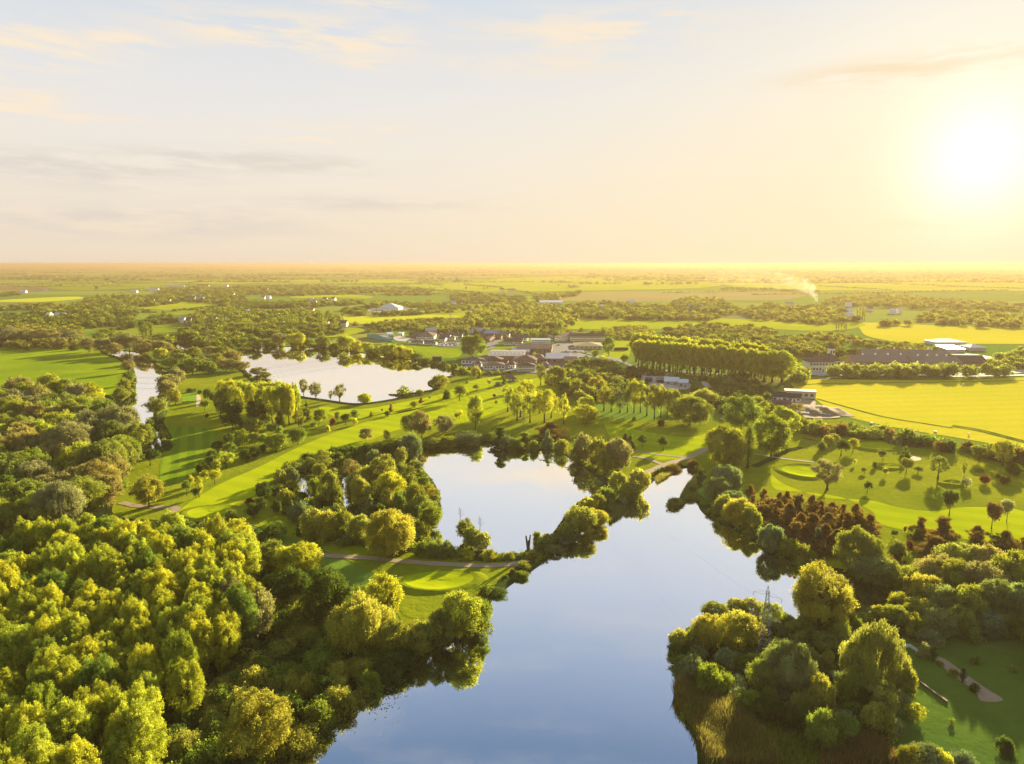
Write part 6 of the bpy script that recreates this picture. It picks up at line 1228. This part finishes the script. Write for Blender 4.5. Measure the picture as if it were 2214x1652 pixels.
cars('V', [(1480,352),(1495,350),(1430,418),(1445,414),(1462,408),(1500,338)], 20, 'parked car on the angled car park right of the very large round tree', 'cars on the angled car park')
cars('V', [(1905,388),(2190,372)], 10, 'parked car beside the long white building with a pale roof', 'cars by the white building')
cars('W', [(380,182),(500+3,192),(513,208),(530,240),(540,244),(560,248),(480,246),(450,244),(420,246),(640,245),(655,240),(590,300),(610,305)], 30, 'parked car in the car park around the mossy-roofed building', 'cars round the mossy roof')
cars('W', [(225,268),(245,270),(265,268),(330,262),(350,264),(375,258)], 10, 'white or dark car parked behind the lilac-roofed warehouse', 'cars behind the warehouse')
cars('5', [(1570+i*26, 480+(i%3)*7) for i in range(6)] + [(1870+i*26, 472) for i in range(5)], 60, 'vehicle parked in the lot around the white tent-like hall', 'vehicles round the tent-like hall')
cars('7', [(890+i*24, 525-(i%3)*10) for i in range(6)], 15, 'white vehicle parked in the field gap left of the smoke', 'vehicles in the field gap')
cars('R', [(620,550),(535,548),(1790,480),(1810,492),(1850,490),(2000,480),(2110,486),(2150,488)], 5, 'car glinting on the lane before the stable buildings', 'cars before the stables')
cars('G', [(430,172),(478,168),(540,170),(640,250),(655,255)], 25, 'white vehicle standing in the farm yard', 'vehicles in the farm yard')
# ------------------------------------------------------------------ pylons and lines
def pylon(c, x, yb, yt, wpx, label, lit=False, rot=20):
    gx, gy = G(*cp(c, x, yb)); _, f, u = ray(*cp(c, x, yt)); h = HC + u * gy / f; bw = h * .075
    r = link('electricity_pylon', None); r.location = (gx, gy, 0); r.rotation_euler.z = R(rot); tag(r, label, 'pylon')
    m_ = MB(); lv = [0, .16, .30, .42, .53, .62, .70, .78, .86, .93]; wf = lambda t: bw * (1 - t / .93) ** 1.15 + h * .012; rr = h * .0012
    ring = lambda t: [(sx * wf(t), sy * wf(t), t * h) for sx, sy in ((-1, -1), (1, -1), (1, 1), (-1, 1))]
    for a, b_ in zip(lv, lv[1:]):
        p, q = ring(a), ring(b_)
        for i in range(4):
            m_.tube(p[i], q[i], rr * 1.5, n=4); j = (i + 1) % 4; m_.tube(p[i], q[j], rr, n=4); m_.tube(p[j], q[i], rr, n=4); m_.tube(q[i], q[j], rr, n=4)
    for p in ring(.93): m_.tube(p, (0, 0, h), rr * 1.4, n=4)
    m_.build('lattice_tower', BM['rust' if lit else 'steel'], r)
    arms = []
    for t, L in ((.60, .17), (.74, .21), (.88, .16)):
        w_ = wf(t)
        for s in (-1, 1):
            a = MB(); tip = (s * L * h, 0, t * h)
            for sy in (-1, 1): a.tube((s * w_, sy * w_, t * h), tip, rr, n=4)
            a.tube((s * w_, 0, (t + .055) * h), tip, rr, n=4); a.tube((s * w_ * 2.2, 0, t * h), (s * w_ * 1.3, 0, (t + .05) * h), rr, n=4)
            a.tube((s * w_, -w_, t * h), (s * w_, w_, t * h), rr, n=4)
            arms.append((tip[0], tip[2] - .045 * h))
            ao = a.build('cross_arm', BM['rust' if lit else 'steel'], r); i_ = MB()
            i_.tube((s * L * h, 0, t * h), (s * L * h, 0, t * h - h * .045), h * .0012, n=5)
            for k in range(5): i_.tube((s * L * h, 0, t * h - h * .009 * k), (s * L * h, 0, t * h - h * .009 * (k + .6)), h * .0032, n=6)
            i_.build('insulator', BM['cream' if lit else 'slate'], ao)
    c_, s_ = math.cos(R(rot)), math.sin(R(rot))
    return [(gx + ax * c_, gy + ax * s_, az_) for ax, az_ in arms]
W1 = pylon('P', 1650, 1440, 1266, 0, 'near lattice pylon standing among the trees of the headland', rot=-38)
W2 = pylon('E', 1760, 100, -38, 0, 'small lattice pylon seen against the park trees behind the pond', rot=-38)
W3 = pylon('V', 1030, 300, 10, 0, 'rust-coloured lattice pylon in the middle of the industrial estate', True, rot=-20)
W4 = pylon('A', 1290, 640, 398, 0, 'lattice pylon behind the trees between the river and the upper lake', True, rot=10)
W5 = pylon('7', 492, 705, 430, 0, 'hazy lattice pylon with lit insulators on the right of centre', rot=8)
def wires(A, B, label, sag=5.0, r_=.05):
    for a, b_ in zip(A, B):
        m_ = MB(); P = []
        for i in range(25):
            t = i / 24; P.append(tuple(a[k] + (b_[k] - a[k]) * t - (4 * sag * t * (1 - t) if k == 2 else 0) for k in range(3)))
        for p, q in zip(P, P[1:]): m_.tube(p, q, r_, n=4)
        tag(m_.build('power_line', BM['wire']), label, 'power line', label.split(' between')[0].split(' from')[0].split(' running')[0] + ' set')
ex = [(120 + a[0] - W1[0][0], 20 + a[1] - W1[0][1], a[2]) for a in W1]
wires(W1, W2, 'thin power line crossing the big lake', 3.5, .007)
wires(W1, ex, 'power line running down over the shaded garden', 2, .006)
wires(W2, W3, 'power line from the park pylon to the estate', 4, .06)
wires(W4, W3, 'power line between the two rusty pylons', 7, .07)
wires(W4, [(a[0] - 900, a[1] - 60, a[2]) for a in W4], 'power line running off to the left over the meadow', 8, .07)
# ------------------------------------------------------------------ small things
def dead_tree():
    gx, gy = G(*cp('E', 1788, 850)); r = link('dead_tree', None); r.location = (gx, gy, .3); tag(r, 'bare broken dead trunk with two stubs at the lake end of the pond', 'dead tree')
    m_ = MB(); m_.tube((0, 0, 0), (.1, 0, 2.4), .75, .55, 9); m_.build('trunk', BARK, r)
    for p, q, a, b_ in (((-.1, 0, 2.2), (-.75, .1, 6.8), .42, .26), ((.2, 0, 2.2), (.75, 0, 7.2), .40, .22), ((0, .2, 2.2), (.1, .5, 5.0), .3, .18)): k = MB(); k.tube(p, q, a, b_, 8); k.build('stub', BARK, r)
dead_tree()
for x, b_, t_, lb in ((1368, 640, 560, 'leafless bare snag at the left end of the pond island'), (1490, 700, 615, 'leafless bare snag behind the pond island')):
    gx, gy = G(*cp('E', x, b_)); h = 5.0; r = link('bare_tree', None); r.location = (gx, gy, .2); tag(r, lb, 'dead tree'); m_ = MB(); m_.tube((0, 0, 0), (.2, 0, h), .11, .02, 6); m_.build('trunk', BARK, r); k = MB()
    for i in range(9): z = h * (.35 + .07 * i); a = i * 2.1; k.tube((.1, 0, z), (math.cos(a) * (1.8 - .15 * i), math.sin(a) * (1.8 - .15 * i), z + 1.5), .07, .02, 4)
    k.build('branches', BARK, r)
def wall_(c, a, b_, h, t, m_, name, label, cat='wall'):
    (x0, y0), (x1, y1) = G(*cp(c, *a)), G(*cp(c, *b_)); L = math.hypot(x1 - x0, y1 - y0); k = MB(); n_ = max(1, int(L / 2.4))
    for i in range(n_): k.box(i * L / n_ + .02, (i + 1) * L / n_ - .02, -t / 2, t / 2, 0, h * (1 + .08 * math.sin(i * 2.3)))
    o = k.build(name, m_); o.location = (x0, y0, .1); o.rotation_euler.z = math.atan2(y1 - y0, x1 - x0); return tag(o, label, cat)
wall_('H', (1590, 815), (1775, 950), .5, .45, BM['rust'], 'sleeper_edging', 'dark straight edging of timber sleepers across the shaded lawn', 'edging')
wall_('H', (1510, 636), (1560, 630), .9, .1, BM['white'], 'rail_fence', 'thin pale rail fence at the head of the garden, level part', 'fence')
wall_('H', (1560, 630), (1610, 665), .9, .1, BM['white'], 'rail_fence', 'thin pale rail fence at the head of the garden, sloping part', 'fence')
wall_('G', (625, 435), (728, 458), .7, .5, BM['rust'], 'low_wall', 'dark low wall at the top of the right golf course', 'wall')
wall_('8', (580, 410), (700, 405), .5, .4, BM['rust'], 'tee_edging', 'dark edging at the near side of the far tee', 'edging')
for i, (c_, x, y, s__, nm, lb, ct, mm) in enumerate([('H', 1882, 828, .5, 'garden_urn', 'small white urn on the garden bed', 'urn', 'white'), ('E', 1822, 868, .5, 'marker_stone', 'small white stone on the path bend by the lake', 'stone', 'white'), ('E', 1725, 862, .8, 'rowing_boat', 'small pale boat drawn up at the pond end', 'boat', 'pale'),
    ('G', 40, 300, 1.3, 'rain_shelter', 'small pale shelter on the grass left of the giant trees', 'shelter', 'pale'), ('G', 1816, 415, 1.3, 'field_tank', 'small white tank at the near edge of the crop field', 'tank', 'white'), ('G', 1776, 55, 1.5, 'field_tank', 'tiny white tank in the middle of the crop field', 'tank', 'white'), ('G', 1575, 392, 1.2, 'water_trough', 'pale trough in the hedge by the crop field', 'trough', 'pale'), ('G', 1115, 330, 1.2, 'water_trough', 'pale trough further left in the hedge by the crop field', 'trough', 'pale')]):
    gx, gy = G(*cp(c_, x, y)); k = MB(); n_ = 10
    pr = [(.35, 0), (.5, .1), (.3, .35), (.55, .8), (.6, .95), (.45, 1.0)] if nm in ('garden_urn', 'field_tank') else [(.9, 0), (1.0, .3), (.8, .55), (.3, .62)]
    for (r0, z0), (r1, z1) in zip(pr, pr[1:]): k.tube((0, 0, z0 * s__), (0, 0, z1 * s__), r0 * s__ * .8, r1 * s__ * .8, n_)
    o = k.build(nm, BM[mm]); o.location = (gx, gy, .3); tag(o, lb, ct)
    if nm == 'rowing_boat': o.scale = (2.6, 1, .5)
# reflective plastic sheets and spoil heap by the farm
gx, gy = G(*cp('G', 690, 262)); k = MB()
for i in range(7):
    for j in range(3): k.box(i * 3.2 - 11, i * 3.2 - 8.1, j * 2.4 - 3, j * 2.4 - .8, 0, .35 + .25 * ((i * 3 + j * 5) % 4))
o = k.build('plastic_sheeting', BM['pale']); o.location = (gx, gy, .62); o.rotation_euler.z = R(-18); tag(o, 'bright pale sheeted stack on the edge of the farm yard', 'sheeted stack')
gx, gy = G(*cp('G', 750, 245)); v, f = [], []; rg = np.random.default_rng(4)
for i in range(26):
    for j in range(12):
        x, y = (i / 25 - .5) * 34, (j / 11 - .5) * 30; e_ = max(0, 1 - (x / 17) ** 2 - (y / 15) ** 2); v.append((x, y, e_ ** .6 * (2.2 + 1.3 * rg.random() + math.sin(x * .6) * .7) - .1))
for i in range(25):
    for j in range(11): a = i * 12 + j; f.append((a, a + 12, a + 13, a + 1))
o = link('spoil_heap', mesh_np('spoil_heap', v, f, [plain('spoil', (.24, .17, .10), .95, .4, .8)])); o.location = (gx, gy, .5); tag(o, 'rough brown spoil heap between the farm yard and the crop field', 'spoil heap')
# bonfire smoke drifting left
gx, gy = G(*cp('7', 1660, 432))
path = [(0, 0, 1, 5), (-5, 0, 14, 9), (-14, 1, 28, 13), (-30, 3, 38, 17), (-55, 6, 46, 19), (-90, 9, 52, 22), (-135, 12, 56, 23), (-185, 14, 58, 22), (-240, 15, 58, 16), (-280, 15, 57, 5)]
n1_ = 14; v, f = [], []
for i, (x, y, z, r_) in enumerate(path):
    x0, _, z0, _ = path[max(i - 1, 0)]; x1, _, z1, _ = path[min(i + 1, len(path) - 1)]; t = math.atan2(x1 - x0, z1 - z0)
    for j in range(n1_):
        a = 2 * math.pi * j / n1_; q = r_ * (1 + .15 * math.sin(3 * a + i)); v.append((x + math.cos(a) * q * math.cos(t), y + math.sin(a) * q * 1.3, z - math.cos(a) * q * math.sin(t)))
for i in range(len(path) - 1):
    for j in range(n1_): f.append((i * n1_ + j, i * n1_ + (j + 1) % n1_, (i + 1) * n1_ + (j + 1) % n1_, (i + 1) * n1_ + j))
me = bpy.data.meshes.new('smoke'); me.from_pydata(v, [], f + [tuple(range(n1_))[::-1], tuple((len(path) - 1) * n1_ + j for j in range(n1_))]); me.update()
smm, n = mat('smoke'); c = n.new('ShaderNodeTexCoord').outputs['Object']; me.materials.append(smm)
s_ = n.new('ShaderNodeSeparateXYZ'); n.put(s_.inputs[0], c)
pv = n.new('ShaderNodeVolumePrincipled'); pv.inputs['Color'].default_value = (1, .95, .88, 1); pv.inputs['Anisotropy'].default_value = .2
fall = n.m('ADD', .05, n.m('EXPONENT', n.m('MULTIPLY', s_.outputs[0], 1 / 26)))
n.put(pv.inputs['Density'], n.m('MULTIPLY', n.m('MULTIPLY', n.m('SUBTRACT', n.noise(c, .055, 4, .65), .43, clamp=True), .20), fall)); o_ = n.new('ShaderNodeOutputMaterial'); n.l.new(pv.outputs[0], o_.inputs['Volume'])
so = link('smoke', me); so.location = (gx, gy, 8); tag(so, 'white bonfire smoke drifting from the far wood on the right', 'smoke', None, 'stuff')
flush()
# ------------------------------------------------------------------ air
hz = MB(); hz.box(-43000, 43000, -900, 43000, -1.5, 104)
hm, n = mat('haze')
pv = n.new('ShaderNodeVolumePrincipled'); pv.inputs['Color'].default_value = (.39, .285, .175, 1); pv.inputs['Density'].default_value = 1.35e-4; pv.inputs['Anisotropy'].default_value = .30
o_ = n.new('ShaderNodeOutputMaterial'); n.l.new(pv.outputs[0], o_.inputs['Volume'])
tag(hz.build('haze', hm), 'pale golden evening haze over the countryside', 'haze', None, 'stuff')
print('trees', NT_[0], 'objects', len(bpy.data.objects))
